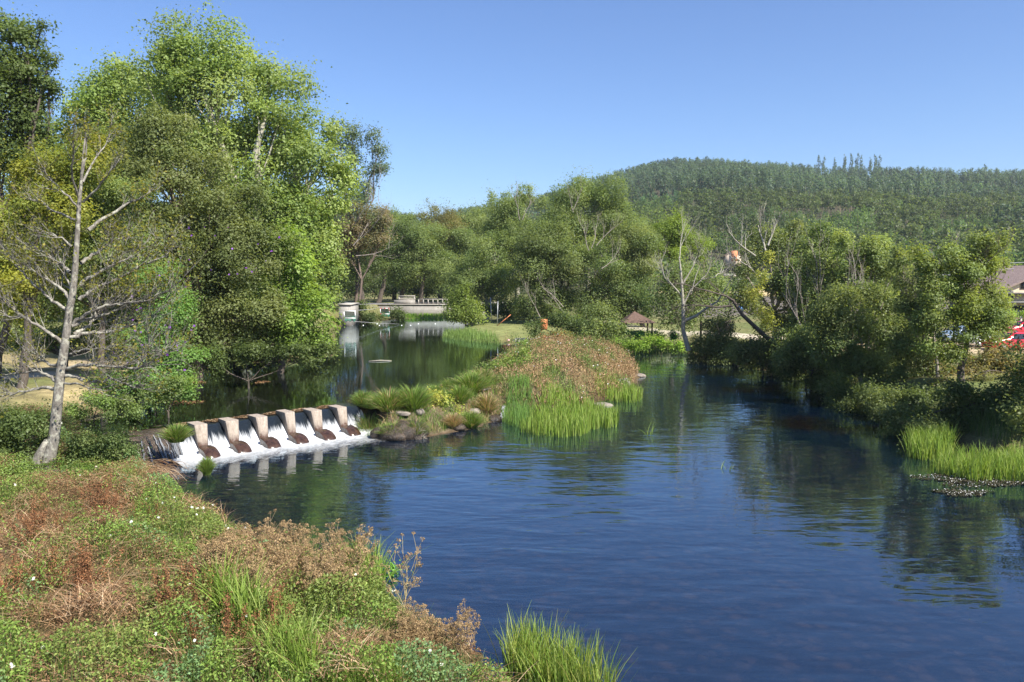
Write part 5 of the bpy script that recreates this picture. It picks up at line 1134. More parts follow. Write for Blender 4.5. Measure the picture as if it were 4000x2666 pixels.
a = on_ground(3940, 1625); mb = MB(); mb.tube(np.array([at_y(3930, 1612, 38), at_y(3955, 1640, 37.5), at_y(3985, 1670, 37), at_y(4040, 1730, 36.5)]), [.06, .13, .15, .17], 8); mb.tube(np.array([at_y(3950, 1636, 37.6), at_y(3965, 1610, 37.7)]), [.07, .03], 6); tag(mb.build('dead_log', M_PALE, None, True), 'pale dead log leaning at the right edge above the reeds', 'log')
# ------------------------------------------------------------------ background thickets of the left bank
for i, (lab, Y, lob, pal, b, lf) in enumerate([
    ('broad dark thicket tree at the water behind the olive alder', 64, [(800, 1150, 170, 150), (950, 1200, 150, 140), (1080, 1250, 140, 120), (850, 1320, 160, 80), (1020, 1340, 150, 60), (1180, 1350, 120, 60)], DARK + ALDER, 900, .3),
    ('dark tree behind the vine mound', 60, [(560, 1050, 150, 160), (480, 1180, 140, 130), (620, 1200, 130, 140), (430, 1300, 110, 70), (700, 1330, 120, 70)], DARK + MID[:1], 560, .28),
    ('dense green tree behind the path at the left edge', 66, [(60, 960, 170, 160), (-60, 1100, 150, 150), (150, 1120, 150, 130), (300, 1000, 150, 150), (80, 1240, 180, 80), (280, 1200, 150, 100), (-100, 850, 150, 150)], MID + YELLOWG[:2], 120, .3),
    ('tall dark tree filling the gap under the paler plane tree', 82, [(200, 700, 170, 130), (350, 800, 160, 150), (100, 800, 150, 150), (500, 850, 160, 170), (250, 920, 200, 140)], DARK + MID, 260, .36),
    ('shaded hedge-like bush along the path at the left', 52, [(330, 1310, 110, 50), (200, 1330, 110, 40), (60, 1330, 120, 50), (450, 1330, 80, 50)], DARK + YELLOWG[:1], 230, .22)]):
    tree('thicket_tree', lab, Y, lob, pal, lf, dens=1.7, base=b, trad=.3, seed=140 + i, clump=1.0, group='thicket of the left bank')
for i, (lab, Y, lob, b) in enumerate([
    ('distant dark tree glimpsed behind the olive alder', 112, [(700, 1000, 140, 130), (820, 1080, 140, 110), (620, 1120, 130, 80)], 720),
    ('distant dark tree behind the right skirt of the tallest tree', 118, [(1000, 1000, 150, 130), (1120, 1080, 130, 110), (900, 1100, 130, 90)], 1010),
    ('distant dark tree between the maple and the side wall', 125, [(1220, 1020, 110, 140), (1290, 1100, 80, 90), (1180, 1120, 90, 70), (1320, 960, 85, 130)], 1230),
    ('distant dark tree behind the path at the far left', 105, [(350, 1020, 150, 130), (200, 1080, 150, 110), (480, 1100, 130, 90)], 340)]):
    tree('background_tree', lab, Y, lob, DARK + MID[:1], .42, dens=1.7, base=b, trad=.35, seed=150 + i, clump=1.4, group='distant trees of the left bank')
# ------------------------------------------------------------------ terrace wall, balustrade, goals, ropes
def stone_wall_mat():
    m, nt, p, out = new_mat('wall_stone')
    b = N(nt, 'ShaderNodeTexBrick'); b.inputs['Scale'].default_value = 1.0; b.inputs['Brick Width'].default_value = 1.3; b.inputs['Row Height'].default_value = .55; b.inputs['Mortar Size'].default_value = .02
    b.inputs['Color1'].default_value = (.27, .25, .225, 1); b.inputs['Color2'].default_value = (.35, .33, .295, 1); b.inputs['Mortar'].default_value = (.2, .18, .16, 1)
    tc = N(nt, 'ShaderNodeTexCoord'); mp = N(nt, 'ShaderNodeMapping'); mp.inputs['Rotation'].default_value = (math.pi / 2, 0, 0); L(nt, tc.outputs['Object'], mp.inputs[0]); L(nt, mp.outputs[0], b.inputs[0])
    n = noise(nt, .9, 7, .7, coords(nt, (1, 1, .3))); c = mixc(nt, ramp(nt, n.outputs[0], [(.45, 0.0), (.7, .6)]), b.outputs[0], (.14, .125, .105))
    L(nt, c, p.inputs['Base Color']); p.inputs['Roughness'].default_value = .95; bump(nt, p, n.outputs[0], .5, .05); return m
M_WALL = stone_wall_mat()
M_WHITE = plain('white_paint', (.78, .77, .74), .5, .4, .06, 4); M_CREAM = plain('cream_render', (.68, .54, .38), .9, .2, .08, 2); M_TILE = plain('roof_tile', (.13, .085, .065), .85, .2, .3, 5, 0, .4)
M_ORANGE = plain('orange_paint', (.6, .22, .1), .8, .2, .15); M_GLASS = plain('dark_glass', (.02, .025, .03), .05, .6, .2); M_STEEL = plain('galvanised_steel', (.42, .43, .44), .45, .5, .1, 6, .6)
M_REDP = plain('red_paint', (.55, .05, .04), .4, .5, .1); M_WOODD = plain('dark_wood', (.08, .06, .045), .9, .2, .3); M_TYRE = plain('tyre_rubber', (.02, .02, .02), .8, .3, .2); M_LAMP = plain('lamp_glass', (.6, .6, .58), .1, .6, .05); M_STONEW = plain('white_stone', (.37, .34, .30), .9, .2, .15, 2)
M_BLUE = plain('blue_plastic', (.02, .2, .6), .4, .5, .1); M_WIRE = plain('grey_cable', (.5, .5, .5), .5, .4, .05)
def net_mat():
    m, nt, p, out = new_mat('green_net'); p.inputs['Base Color'].default_value = (.01, .13, .085, 1); p.inputs['Roughness'].default_value = .9
    tr = N(nt, 'ShaderNodeBsdfTransparent'); mx = N(nt, 'ShaderNodeMixShader'); n = noise(nt, 60, 1, .5, coords(nt)); L(nt, ramp(nt, n.outputs[0], [(.35, .55), (.6, .95)]), mx.inputs[0]); L(nt, tr.outputs[0], mx.inputs[1]); L(nt, p.outputs[0], mx.inputs[2]); L(nt, mx.outputs[0], out.inputs[0]); return m
M_NET = net_mat()
x0, x1 = at_y(1385, 1200, 146)[0], at_y(1850, 1200, 146)[0]
wr_ = empty('terrace_wall', (x0, 144, Z_UP), 'long pale stone retaining wall at the head of the pond', 'stone wall'); mb = MB(); mb.box((x0, 143.6, .6), (x1 + 6, 150.6, WALLZ - .12)); mb.build('masonry', M_WALL, wr_)
mb = MB(); mb.box((x0 - .1, 143.45, WALLZ - .118), (x1 + 6, 150.7, WALLZ + .06)); mb.build('coping', M_STONEW, wr_)
mb = MB(); xa, xb = at_y(1528, 0, 145)[0], at_y(1612, 0, 145)[0]; mb.box((xa, 144.2, WALLZ + .063), (xb, 144.65, WALLZ + .75)); mb.box((xb + .02, 144.35, WALLZ + .063), (x1 + 6, 144.6, WALLZ + .42)); mb.build('parapet', M_WALL, wr_)
ba = empty('balustrade', ((xa + xb) / 2, 144.4, WALLZ + .75), 'short white balustrade on top of the terrace wall', 'balustrade'); mb = MB(); xa = at_y(1545, 0, 145)[0]; mb.box((xa, 144.25, WALLZ + 1.42), (xb, 144.6, WALLZ + 1.58)); mb.box((xa, 144.3, WALLZ + .752), (xb, 144.55, WALLZ + .86)); mb.build('rail', M_STONEW, ba)
n = 18
for k in range(n):
    xx = xa + .12 + (xb - xa - .24) * k / (n - 1); mb = MB(); w = .15 if k in (0, n - 1) else .06; z0, z1 = WALLZ + .862, WALLZ + 1.418
    mb.tube(np.array([(xx, 144.42, z0), (xx, 144.42, z0 + .15), (xx, 144.42, z0 + .3), (xx, 144.42, z1)]), [w, w * 1.35, w * .7, w], 8); mb.build('baluster', M_STONEW, ba)
rl = empty('terrace_railing', (at_y(1690, 0, 144)[0], 144.2, WALLZ), 'low railing on posts along the right of the terrace wall', 'railing')
xa2, xb2 = at_y(1622, 0, 144)[0], at_y(1742, 0, 144)[0]; mb = MB(); mb.box((xa2, 144.0, WALLZ + .85), (xb2, 144.15, WALLZ + .98)); mb.build('rail', M_STONEW, rl)
for k in range(7): xx = xa2 + .1 + (xb2 - xa2 - .2) * k / 6; mb = MB(); mb.box((xx - .09, 143.98, WALLZ + .062), (xx + .09, 144.17, WALLZ + .848)); mb.build('post', M_STONEW, rl)
a = at_y(1305, 1200, 112); b = at_y(1378, 1200, 118); w2 = empty('side_wall', (b[0], b[1], Z_UP), 'pale stone wall block at the left of the pond head behind the goals', 'stone wall'); mb = MB(); mb.box((a[0], 115, .7), (b[0] + .3, 121, 4.2)); mb.build('masonry', M_WALL, w2); mb = MB(); mb.box((a[0] - .1, 114.85, 4.203), (b[0] + .42, 121.1, 4.42)); mb.build('coping', M_STONEW, w2)
def goal(u, v0, v1, w, Y, lab, red):
    c = at_y(u, (v0 + v1) / 2, Y); g = empty('goal', tuple(c), lab, 'goal', 'water goals hung over the pond'); h = w / 1.5; t = .055 * w / 1.5
    mb = MB(); hw = w / 2; hh = h / 2
    mb.box(c + [-hw, -t, -hh], c + [hw, t, -hh + 2 * t]); mb.box(c + [-hw, -t, hh - 2 * t], c + [hw, t, hh]); mb.box(c + [-hw, -t, -hh + 2 * t], c + [-hw + 2 * t, t, hh - 2 * t]); mb.box(c + [hw - 2 * t, -t, -hh + 2 * t], c + [hw, t, hh - 2 * t]); mb.build('frame', M_WHITE, g)
    if red:
        mb = MB()
        for (p0, p1) in (((-hw - .004, -hh), (-hw + .25, -hh + 2 * t)), ((-hw - .004, hh - 2 * t), (-hw + .25, hh + .004)), ((hw - .25, hh - 2 * t), (hw + .004, hh + .004)), ((-.12, hh - 2 * t), (.12, hh + .004)), ((hw - 2 * t, .05), (hw + .004, .3))): mb.box(c + [p0[0], -t - .004, p0[1]], c + [p1[0], t + .004, p1[1]])
        mb.build('red_band', M_REDP, g)
    s, q = np.meshgrid(np.linspace(-1, 1, 13), np.linspace(0, 1, 9)); mb = MB()
    G = np.stack([c[0] + s * hw * (1 - .06 * q), c[1] + .1 + .5 * np.sin(q * 3.0), c[2] + hh * .9 - q * (h * 1.32) - .06 * np.cos(s * 9) * q], -1); mb.grid(G); mb.build('net', M_NET, g)
goal(1366, 1214, 1246, 1.5, 101, 'plain white water goal with green net, nearer the left bank', False)
goal(1503, 1203, 1230, 1.5, 126, 'red and white water goal with hanging green net, farther out', True)
for i, (pts, lab) in enumerate([([(1345, 1181, 118), (1430, 1192, 121), (1484, 1203, 126)], 'upper rope from the side wall to the red and white goal'), ([(1400, 1213, 104), (1450, 1209, 112), (1484, 1203, 126)], 'rope linking the two water goals'), ([(1375, 1256, 104), (1473, 1263, 112), (1560, 1267, 118)], 'rope sagging just over the pond below the goals')]):
    mb = MB(); mb.tube(np.array([at_y(*q) for q in pts]), .02, 4); tag(mb.build('rope', M_WIRE), lab, 'rope')
for i, u in enumerate((1375, 1419, 1473, 1482, 1569, 1604, 1634, 1700)):
    b = on_z(u, 1272 if i not in (2, 6, 7) else 1266, Z_UP); mb = MB(); th = np.linspace(0, np.pi, 7); mb.tube(np.stack([b[0] + 0 * th, b[1] + 0 * th, b[2] - .02 - .10 * np.cos(th)], -1), np.maximum(.10 * np.sin(th), .01), 8); o = tag(mb.build('buoy', M_WHITE, None, True), 'small white buoy floating in the lane line across the far pond', 'buoy', 'buoys of the lane line')
# meadow furniture
for (u, v0, v1, Y, lab) in ((1921, 1250, 1163, 108, 'left thin grey net pole on the meadow'), (1942, 1275, 1178, 103, 'right thin grey net pole on the meadow')):
    p0 = at_y(u, v0, Y); p0[2] = H1(p0[0], Y) - .1; p1 = at_y(u + (3 if u > 1930 else -5), v1, Y); mb = MB(); mb.tube(np.array([p0, p1]), [.06, .05], 6); tag(mb.build('net_pole', M_STEEL), lab, 'pole')
mb = MB(); p0 = at_y(1942, 1278, 101); p0[2] = H1(p0[0], 101); mb.tube(np.array([p0, at_y(1995, 1230, 101)]), .05, 6); tag(mb.build('slanted_pole', M_ORANGE), 'slanting orange pole at the meadow net', 'pole')
p0 = at_y(2125, 1245, 96); mb = MB(); zb = H1(p0[0], 96); mb.box((p0[0] - .42, 95.9, zb), (p0[0] + .42, 96.0, zb + 1.25), .35); o = tag(mb.build('wooden_panel', M_ORANGE), 'upright orange wooden panel at the meadow edge', 'panel')
p0 = on_z(2035, 1338, Z_UP); mb = MB(); mb.add(np.array([[-1.4, -.6, -.3], [1.3, -.6, -.3], [1.3, .9, -.3], [-1.4, .9, -.3], [-.6, -.6, .42], [1.3, -.6, .42], [1.3, .9, .42], [-.6, .9, .42]]) + p0, [[0, 1, 5, 4], [1, 2, 6, 5], [2, 3, 7, 6], [3, 0, 4, 7], [4, 5, 6, 7]]); tag(mb.build('concrete_ramp', M_STONEW), 'grey concrete ramp at the pond edge by the vivid round bush', 'ramp')
p0 = on_z(1986, 1338, Z_UP); mb = MB(); th = np.linspace(0, np.pi, 9); mb.tube(np.stack([p0[0] + 0 * th, p0[1] + 0 * th, p0[2] + .14 - .2 * np.cos(th)], -1), np.maximum(.2 * np.sin(th), .01), 10); tag(mb.build('float_ball', plain('pink_plastic', (.75, .42, .4), .4, .5, .05), None, True), 'pink float ball beside the concrete ramp', 'float')
# tiled shelter
c = at_y(2488, 1262, 92); zg = H1(c[0], 92); sh = empty('shelter', (c[0], 92, zg), 'open shelter with brown tiled pyramid roof by the river bend', 'shelter')
mb = MB(); e = c[2] + .05; hw = 1.9; ap = c + [-.3, 0, 1.35]
for rr0, rr1 in ((0, 1),):
    cor = [np.array([c[0] + sx * hw, 92 + sy * hw, e]) for sx, sy in ((-1, -1), (1, -1), (1, 1), (-1, 1))]
    for k in range(4):
        a_, b_ = cor[k], cor[(k + 1) % 4]; m_ = 10
        s, q = np.meshgrid(np.linspace(0, 1, 25), np.linspace(0, 1, m_)); ed = a_ + (b_ - a_) * s[..., None]; G = ed + (ap - ed) * q[..., None]; G[..., 2] += .05 * (np.arange(25) % 2)[None] * (1 - q) ; mb.grid(G)
mb.build('roof', M_TILE, sh)
for sx, sy in ((-1, -1), (1, -1), (1, 1), (-1, 1)): mb = MB(); mb.box((c[0] + sx * 1.5 - .09, 92 + sy * 1.5 - .09, zg - .2), (c[0] + sx * 1.5 + .09, 92 + sy * 1.5 + .09, e + .12)); mb.build('post', M_WOODD, sh)
p0 = at_y(2738, 1285, 86); mb = MB(); zz_ = H1(p0[0], 86); mb.tube(np.array([(p0[0], 86, zz_ - .2), (p0[0], 86, at_y(2738, 1225, 86)[2])]), .13, 8); tag(mb.build('dark_post', M_WOODD), 'thick dark post beside the pale track', 'post')
p0 = at_y(2893, 1212, 122); zz_ = H1(p0[0], 122); mb = MB(); mb.tube(np.array([(p0[0], 122, zz_ - .05), (p0[0], 122, zz_ + .3), (p0[0], 122, zz_ + .9)]), [.33, .37, .33], 12); tag(mb.build('barrel', M_BLUE), 'small blue barrel at the edge of the ploughed field', 'barrel')
p0 = at_y(2886, 1185, 160); zz_ = H1(p0[0], 160); hs = empty('shed', (p0[0], 160, zz_), 'small white shed beyond the ploughed field', 'shed'); mb = MB(); mb.box((p0[0] - 1.1, 159, zz_ - .1), (p0[0] + .9, 161, zz_ + 1.5)); mb.build('wall', M_WHITE, hs); mb = MB(); mb.box((p0[0] - 1.25, 158.85, zz_ + 1.503), (p0[0] + 1.05, 161.1, zz_ + 1.62)); mb.build('roof', M_STEEL, hs)
a = at_y(2828, 1078, 215); b = at_y(2890, 1080, 215); mb = MB(); mb.box((a[0], 215, a[2] - .5), (b[0], 215.4, a[2] + .55)); mb.box((a[0], 214.9, 2), (a[0] + .5, 215.5, a[2] - .503)); mb.box((b[0] - .5, 214.9, 2), (b[0], 215.5, a[2] - .503)); tag(mb.build('road_barrier', M_STONEW), 'short pale road barrier between trees below the hillside house', 'barrier')
# power line
pc = at_y(3568, 1053, 120); pz = H1(pc[0], 120); pp = empty('power_pole', (pc[0], 120, pz), 'pale power pole standing behind the alders of the right bank', 'power pole'); mb = MB(); mb.tube(np.array([(pc[0], 120, pz - .3), (pc[0], 120, pc[2])]), [.16, .11], 8); mb.build('mast', M_STONEW, pp); mb = MB(); mb.box((pc[0] - .06, 119, pc[2] - .35), (pc[0] + .06, 121, pc[2] - .25)); mb.build('crossbar', M_STEEL, pp)
for (v0, v1, v2, lab) in ((1002, 1027, 1028, 'uppermost of the three power cables on the right'), (1030, 1053, 1050, 'middle of the three power cables on the right'), (1055, 1071, 1078, 'lowest of the three power cables on the right')):
    A_ = at_y(3190, v0, 150); B_ = at_y(3568, v1, 120); C_ = at_y(4300, v2 - 18, 112); mb = MB(); t = np.linspace(0, 1, 9)[:, None]; P1 = A_ * (1 - t) + B_ * t - np.array([0, 0, .9]) * (4 * t * (1 - t)) * .5; P2 = B_ * (1 - t) + C_ * t - np.array([0, 0, .9]) * (4 * t * (1 - t)) * .4
    mb.tube(np.vstack([P1, P2[1:]]), .035, 4); tag(mb.build('power_cable', M_WIRE), lab, 'cable', 'power cables')
# cream house at the right edge
hx = at_y(3893, 1125, 108)[0]; hz = 2.2; ez = at_y(3893, 1140, 108)[2]; hx1 = hx + 16; apx = hx + 8; apz = ez + 3.6
ho = empty('cream_house', (hx + 8, 112, hz), 'cream house with brown tiled gable roof at the right edge', 'house')
mb = MB(); mb.box((hx + .4, 108.4, hz - .3), (hx1 - .4, 120, ez)); mb.add(np.array([(hx + .4, 108.4, ez + .003), (hx1 - .4, 108.4, ez + .003), (apx, 108.4, apz - .25)]), None, [[0, 1, 2]]); mb.build('wall', M_CREAM, ho)
mb = MB()
for sg, xe in ((1, hx - .5), (-1, hx1 + .5)):
    s, q = np.meshgrid(np.linspace(107.6, 120.6, 53), np.linspace(0, 1, 8)); G = np.stack([xe + (apx - xe) * q, s, ez - .2 + (apz - ez + .2) * q + .07 * (np.arange(53) % 2)[None]], -1); mb.grid(G); G2 = G.copy(); G2[..., 2] -= .2; mb.grid(G2); mb.grid(np.stack([G[:, 0], G2[:, 0]], 1)); mb.grid(np.stack([G[0], G2[0]], 1))
mb.build('roof', plain('pale_tile', (.27, .2, .175), .85, .2, .3, 5, 0, .4), ho)
mb = MB(); mb.box((hx - .3, 107.3, ez - .32), (hx1, 108.38, ez - .12)); mb.build('ledge', M_STONEW, ho); mb = MB(); mb.box((hx - .2, 107.2, hz + 2.5), (hx1, 108.38, hz + 2.75)); mb.build('balcony', M_STONEW, ho)
for (a_, b_, c_, d_) in ((3.4, ez + .3, 4.4, ez + 1.4), (1.6, hz + 3.1, 2.6, hz + 4.2), (4.4, hz + 3.1, 5.4, hz + 4.2), (2.2, hz + .3, 4.2, hz + 2.2)):
    mb = MB(); mb.box((hx + a_, 108.33, b_), (hx + c_, 108.44, d_)); fo_ = mb.build('window', M_STONEW, ho); mb = MB(); mb.box((hx + a_ + .1, 108.30, b_ + .1), (hx + c_ - .1, 108.326, d_ - .1)); o = mb.build('pane', M_GLASS); o.parent = fo_; o.matrix_parent_inverse.identity(); o.location = tuple(-np.array(ho.location))
# hillside house
HY = 300.0; c = at_y(2860, 1000, HY); hz = c[2] - 2.0; _B = MB.box; _A = MB.add
_sc = lambda P: (np.asarray(P, float) - [c[0], 430, hz]) * .5 + [c[0], HY, hz]
MB.box = lambda s_, lo, hi, *a_: _B(s_, _sc(lo), _sc(hi), *a_) ; hl = empty('hillside_house', (c[0], HY, hz), 'small cream house with orange tower on the wooded hillside', 'house')
mb = MB(); mb.box((c[0] - 4.6, 428, hz - 4), (c[0] + 6, 437, hz + 4.2)); mb.add(_sc([(c[0] - 4.6, 427.98, hz + 4.2), (c[0] + 6, 427.98, hz + 4.2), (c[0] - 1, 427.98, hz + 6.3)]), None, [[0, 1, 2]]); mb.build('wall', plain('pale_render', (.7, .56, .44), .9, .2, .06), hl)
mb = MB(); mb.box((c[0] - 1.2, 426.5, hz), (c[0] + 3, 430, hz + 7.6)); mb.build('tower', M_ORANGE, hl); mb = MB(); mb.box((c[0] + .5, 426.35, hz + .6), (c[0] + 1.6, 426.48, hz + 3.6)); mb.build('window', M_GLASS, hl)
mb = MB(); mb.add(_sc([(c[0] - 5.2, 427.5, hz + 4.1), (c[0] - 1, 427.5, hz + 6.6), (c[0] - 1, 437.5, hz + 6.6), (c[0] - 5.2, 437.5, hz + 4.1), (c[0] + 6.8, 427.5, hz + 4.0), (c[0] + 6.8, 437.5, hz + 4.0)]), [[0, 1, 2, 3], [1, 4, 5, 2]]); mb.build('roof', M_TILE, hl)
MB.box = _B
a = at_y(2760, 936, 372); b = at_y(2800, 939, 372); mb = MB(); mb.box((a[0], 372, a[2] - 1.2), (b[0], 372.5, a[2] + .3)); tag(mb.build('guard_rail', M_STONEW), 'short pale guard rail on the hillside road above the house', 'guard rail')
# vine pergola
pg = empty('pergola', (at_y(3930, 1250, 84)[0], 84, H1(at_y(3930, 1250, 84)[0], 84)), 'vine pergola on white posts in front of the cream house', 'pergola')
for u in (3780, 3866, 3985, 4080): q = at_y(u, 1285, 84); zz_ = H1(q[0], 84); mb = MB(); mb.box((q[0] - .1, 83.9, zz_ - .2), (q[0] + .1, 84.1, at_y(u, 1236, 84)[2])); mb.build('post', M_STONEW, pg)
a = at_y(3700, 1242, 84); b = at_y(4100, 1246, 84); mb = MB(); mb.tube(np.array([a, b]), .09, 6); mb.build('rail', M_TILE, pg)
r = np.random.default_rng(260); C, R = lobes_world([(u, 1225 + 3 * r.normal(), 45, 11) for u in range(3720, 4110, 45)], 84, 1.5); mb = MB(); add_crown(mb, C, R, .22, 1.6, VINE, r); mb.build('vine', M_LEAF, pg)
reed_bed('maize_row', 'row of green maize behind the pergola', [(3720, 1287), (4120, 1292), (4120, 1280), (3720, 1276)], 500, 1.2, .12, VINE, r, z=1.9, cat='crop')
# cars
def car(loc, rz, paint, lab):
    g = empty('parked_car', (0, 0, 0), lab, 'car', 'cars parked beyond the right bank'); M_ = plain('car_paint', paint, .18, .6, .03, 2)
    xs = np.array([-2.05, -2.0, -1.75, -1.2, -.5, .3, .75, 1.3, 1.85, 2.02, 2.05]); zt = np.array([.55, .82, .95, 1.36, 1.43, 1.38, 1.02, .92, .76, .6, .5]); zb = np.array([.38, .28, .22, .2, .2, .2, .2, .2, .22, .3, .4]); hw = np.array([.7, .78, .82, .84, .85, .85, .85, .84, .8, .72, .66]); tw_ = np.where(zt > 1.1, .62, hw * .93)
    rings = []
    for i in range(len(xs)):
        sh_ = min(zt[i], .86); rings.append([(xs[i], -hw[i] * .92, zb[i]), (xs[i], -hw[i], (zb[i] + sh_) / 2), (xs[i], -hw[i] * .97, sh_), (xs[i], -tw_[i], zt[i] - .03), (xs[i], -tw_[i] * .6, zt[i]), (xs[i], tw_[i] * .6, zt[i]), (xs[i], tw_[i], zt[i] - .03), (xs[i], hw[i] * .97, sh_), (xs[i], hw[i], (zb[i] + sh_) / 2), (xs[i], hw[i] * .92, zb[i]), (xs[i], -hw[i] * .92, zb[i])])
    G = np.array(rings); mb = MB(); mb.grid(G); mb.add(G[0][:10], None, [[0, i, i + 1] for i in range(1, 9)]); mb.add(G[-1][:10], None, [[0, i + 1, i] for i in range(1, 9)]); mb.build('body', M_, g, True)
    mb = MB(); mb.add([(.36, -.58, 1.37), (.36, .58, 1.37), (.78, .7, 1.045), (.78, -.7, 1.045)], [[0, 1, 2, 3]]); mb.build('windscreen', M_GLASS, g)
    mb = MB(); mb.add([(-1.27, -.58, 1.34), (-1.27, .58, 1.34), (-1.72, .68, 1.0), (-1.72, -.68, 1.0)], [[0, 3, 2, 1]]); mb.build('rear_window', M_GLASS, g)
    for sg in (-1, 1):
        mb = MB(); mb.add([(-1.2, sg * .845, .92), (.62, sg * .85, .92), (.25, sg * .665, 1.32), (-1.0, sg * .665, 1.32)], [[0, 1, 2, 3]]); mb.build('side_window', M_GLASS, g)
        mb = MB(); mb.box((1.86, sg * .6 - .16, .62), (2.03, sg * .6 + .16, .76)); mb.build('headlight', M_LAMP, g); mb = MB(); mb.box((-2.07, sg * .62 - .12, .66), (-1.96, sg * .62 + .12, .84)); mb.build('tail_light', M_REDP, g)
        for xw in (-1.28, 1.3): mb = MB(); mb.tube(np.array([(xw, sg * .68, .31), (xw, sg * .87, .31)]), .31, 16); wv_ = mb.build('wheel', M_TYRE, g); mb = MB(); mb.tube(np.array([(xw, sg * .872, .31), (xw, sg * .885, .31)]), .18, 12); o = mb.build('rim', M_STEEL); o.parent = wv_
    mb = MB(); mb.box((2.03, -.45, .33), (2.08, .45, .5)); mb.build('bumper', M_TYRE, g)
    g.location = tuple(loc); g.rotation_euler = (0, 0, rz)
for (u, v, Y, rz, colr, lab) in ((3835, 1385, 66, 3.5, (.75, .75, .76), 'white parked car half hidden by the forked alder'), (3745, 1368, 70, 3.4, (.2, .27, .36), 'blue-grey parked car left of the white car'), (3985, 1345, 76, 3.3, (.4, .02, .035), 'dark red parked car with visible headlights at the right edge'), (3945, 1400, 63, 3.3, (.55, .03, .05), 'bright red parked car nearest, behind the scrub')):
    p0 = at_y(u, v, Y); car((p0[0], Y, H1(p0[0], Y)), rz, colr, lab)

# ------------------------------------------------------------------ wooded hills
def proto_tree(kind, r, nleaf):
    mb = MB()
    if kind == 'euc':
        C = np.array([[r.normal() * .06, r.normal() * .06, z] for z in (.45, .58, .7, .82, .92)]); R = np.array([[.13, .13, .10], [.16, .16, .12], [.15, .15, .12], [.12, .12, .10], [.07, .07, .08]]) * 1.05; pal = [(.06, .095, .055), (.08, .11, .06), (.05, .08, .045)]; ls = .06
    elif kind == 'pine':
        C = np.array([[0, 0, .55], [.16, .05, .62], [-.15, .03, .66], [0, -.1, .78], [.05, .1, .86]]); R = np.array([[.24, .24, .14], [.17, .17, .12], [.17, .17, .12], [.2, .2, .12], [.13, .13, .1]]); pal = [(.05, .075, .025), (.065, .09, .03), (.085, .105, .035)]; ls = .07
    else:
        C = np.array([[0, 0, .5], [.2, 0, .45], [-.2, .05, .5], [.05, -.15, .68], [-.05, .1, .78]]); R = np.array([[.32, .32, .25], [.22, .22, .22], [.22, .22, .22], [.24, .24, .2], [.2, .2, .18]]); pal = [(.065, .105, .03), (.085, .125, .04), (.05, .085, .025)]; ls = .08
    w = R[:, 0] * R[:, 2]; li = r.choice(len(C), nleaf, p=w / w.sum()); d = unit(r.normal(size=(nleaf, 3))); P = C[li] + d * R[li] * (.55 + .5 * r.random((nleaf, 1)))
    add_leaves(mb, P, d + [0, 0, .5] + r.normal(size=d.shape) * .35, ls, r, 1.35 * tint(pal, nleaf, r, .15), .8, .1)
    tr = MB(); tr.tube(np.array([[0, 0, -.05], [.01, 0, .4], [0, 0, .8]]), [.016, .013, .006], 4, False)
    return mb, tr
r = np.random.default_rng(270)
PR = {k: [proto_tree(k, np.random.default_rng(271 + i * 7 + j), 170 if k == 'euc' else 190) for i in range(4)] for j, k in enumerate(('euc', 'pine', 'dec'))}
def arr(mb): return np.vstack(mb.v), np.vstack(mb.q), np.vstack(mb.c)
PA = {k: [(arr(a), arr(b)) for a, b in v] for k, v in PR.items()}
NT = 10500
a_ = r.uniform(-.75, .85, NT * 2); y_ = np.sqrt(r.uniform(255 ** 2, 1030 ** 2, NT * 2)); x_ = a_ * y_
clr = vnoise(x_, y_, 90, 44); keepm = (clr < .985) & ~((np.abs(a_ - .277) < .022) & (y_ > 290) & (y_ < 312)) & ~((np.abs(a_ - .25) < .012) & (y_ > 355) & (y_ < 378)); x_, y_, a_ = x_[keepm][:NT], y_[keepm][:NT], a_[keepm][:NT]; zt_ = hill_h(x_, y_)
zone = .55 * (y_ - 250) / 750 + .6 * (fbm(x_, y_, 120, 45) - .5) + .12 * (a_ < .3)
kind = np.where(zone > .26, 0, np.where(fbm(x_, y_, 70, 46) > .38, 1, 2)); young = (fbm(x_, y_, 100, 47) > .6) & (kind == 0)
hgt = np.where(kind == 0, 17 + 5 * r.random(len(x_)), np.where(kind == 1, 12 + 5 * r.random(len(x_)), 10 + 4 * r.random(len(x_)))) * np.where(young, .5, 1) * np.where((np.abs(a_ - .277) < .026) & (y_ > 250) & (y_ < 312), .3, 1)
wid = np.where(kind == 0, .9, .85) * (.85 + .4 * r.random(len(x_))); wid = np.where(kind == 0, wid * hgt * .95, wid * hgt)
patch = (.5 + .95 * fbm(x_, y_, 60, 48))[:, None] * np.ones(3) * np.where(young, 1, 0)[:, None] * [.25, .6, .3] + (.5 + .95 * fbm(x_, y_, 60, 48))[:, None]
mbF = MB(); mbT = MB()
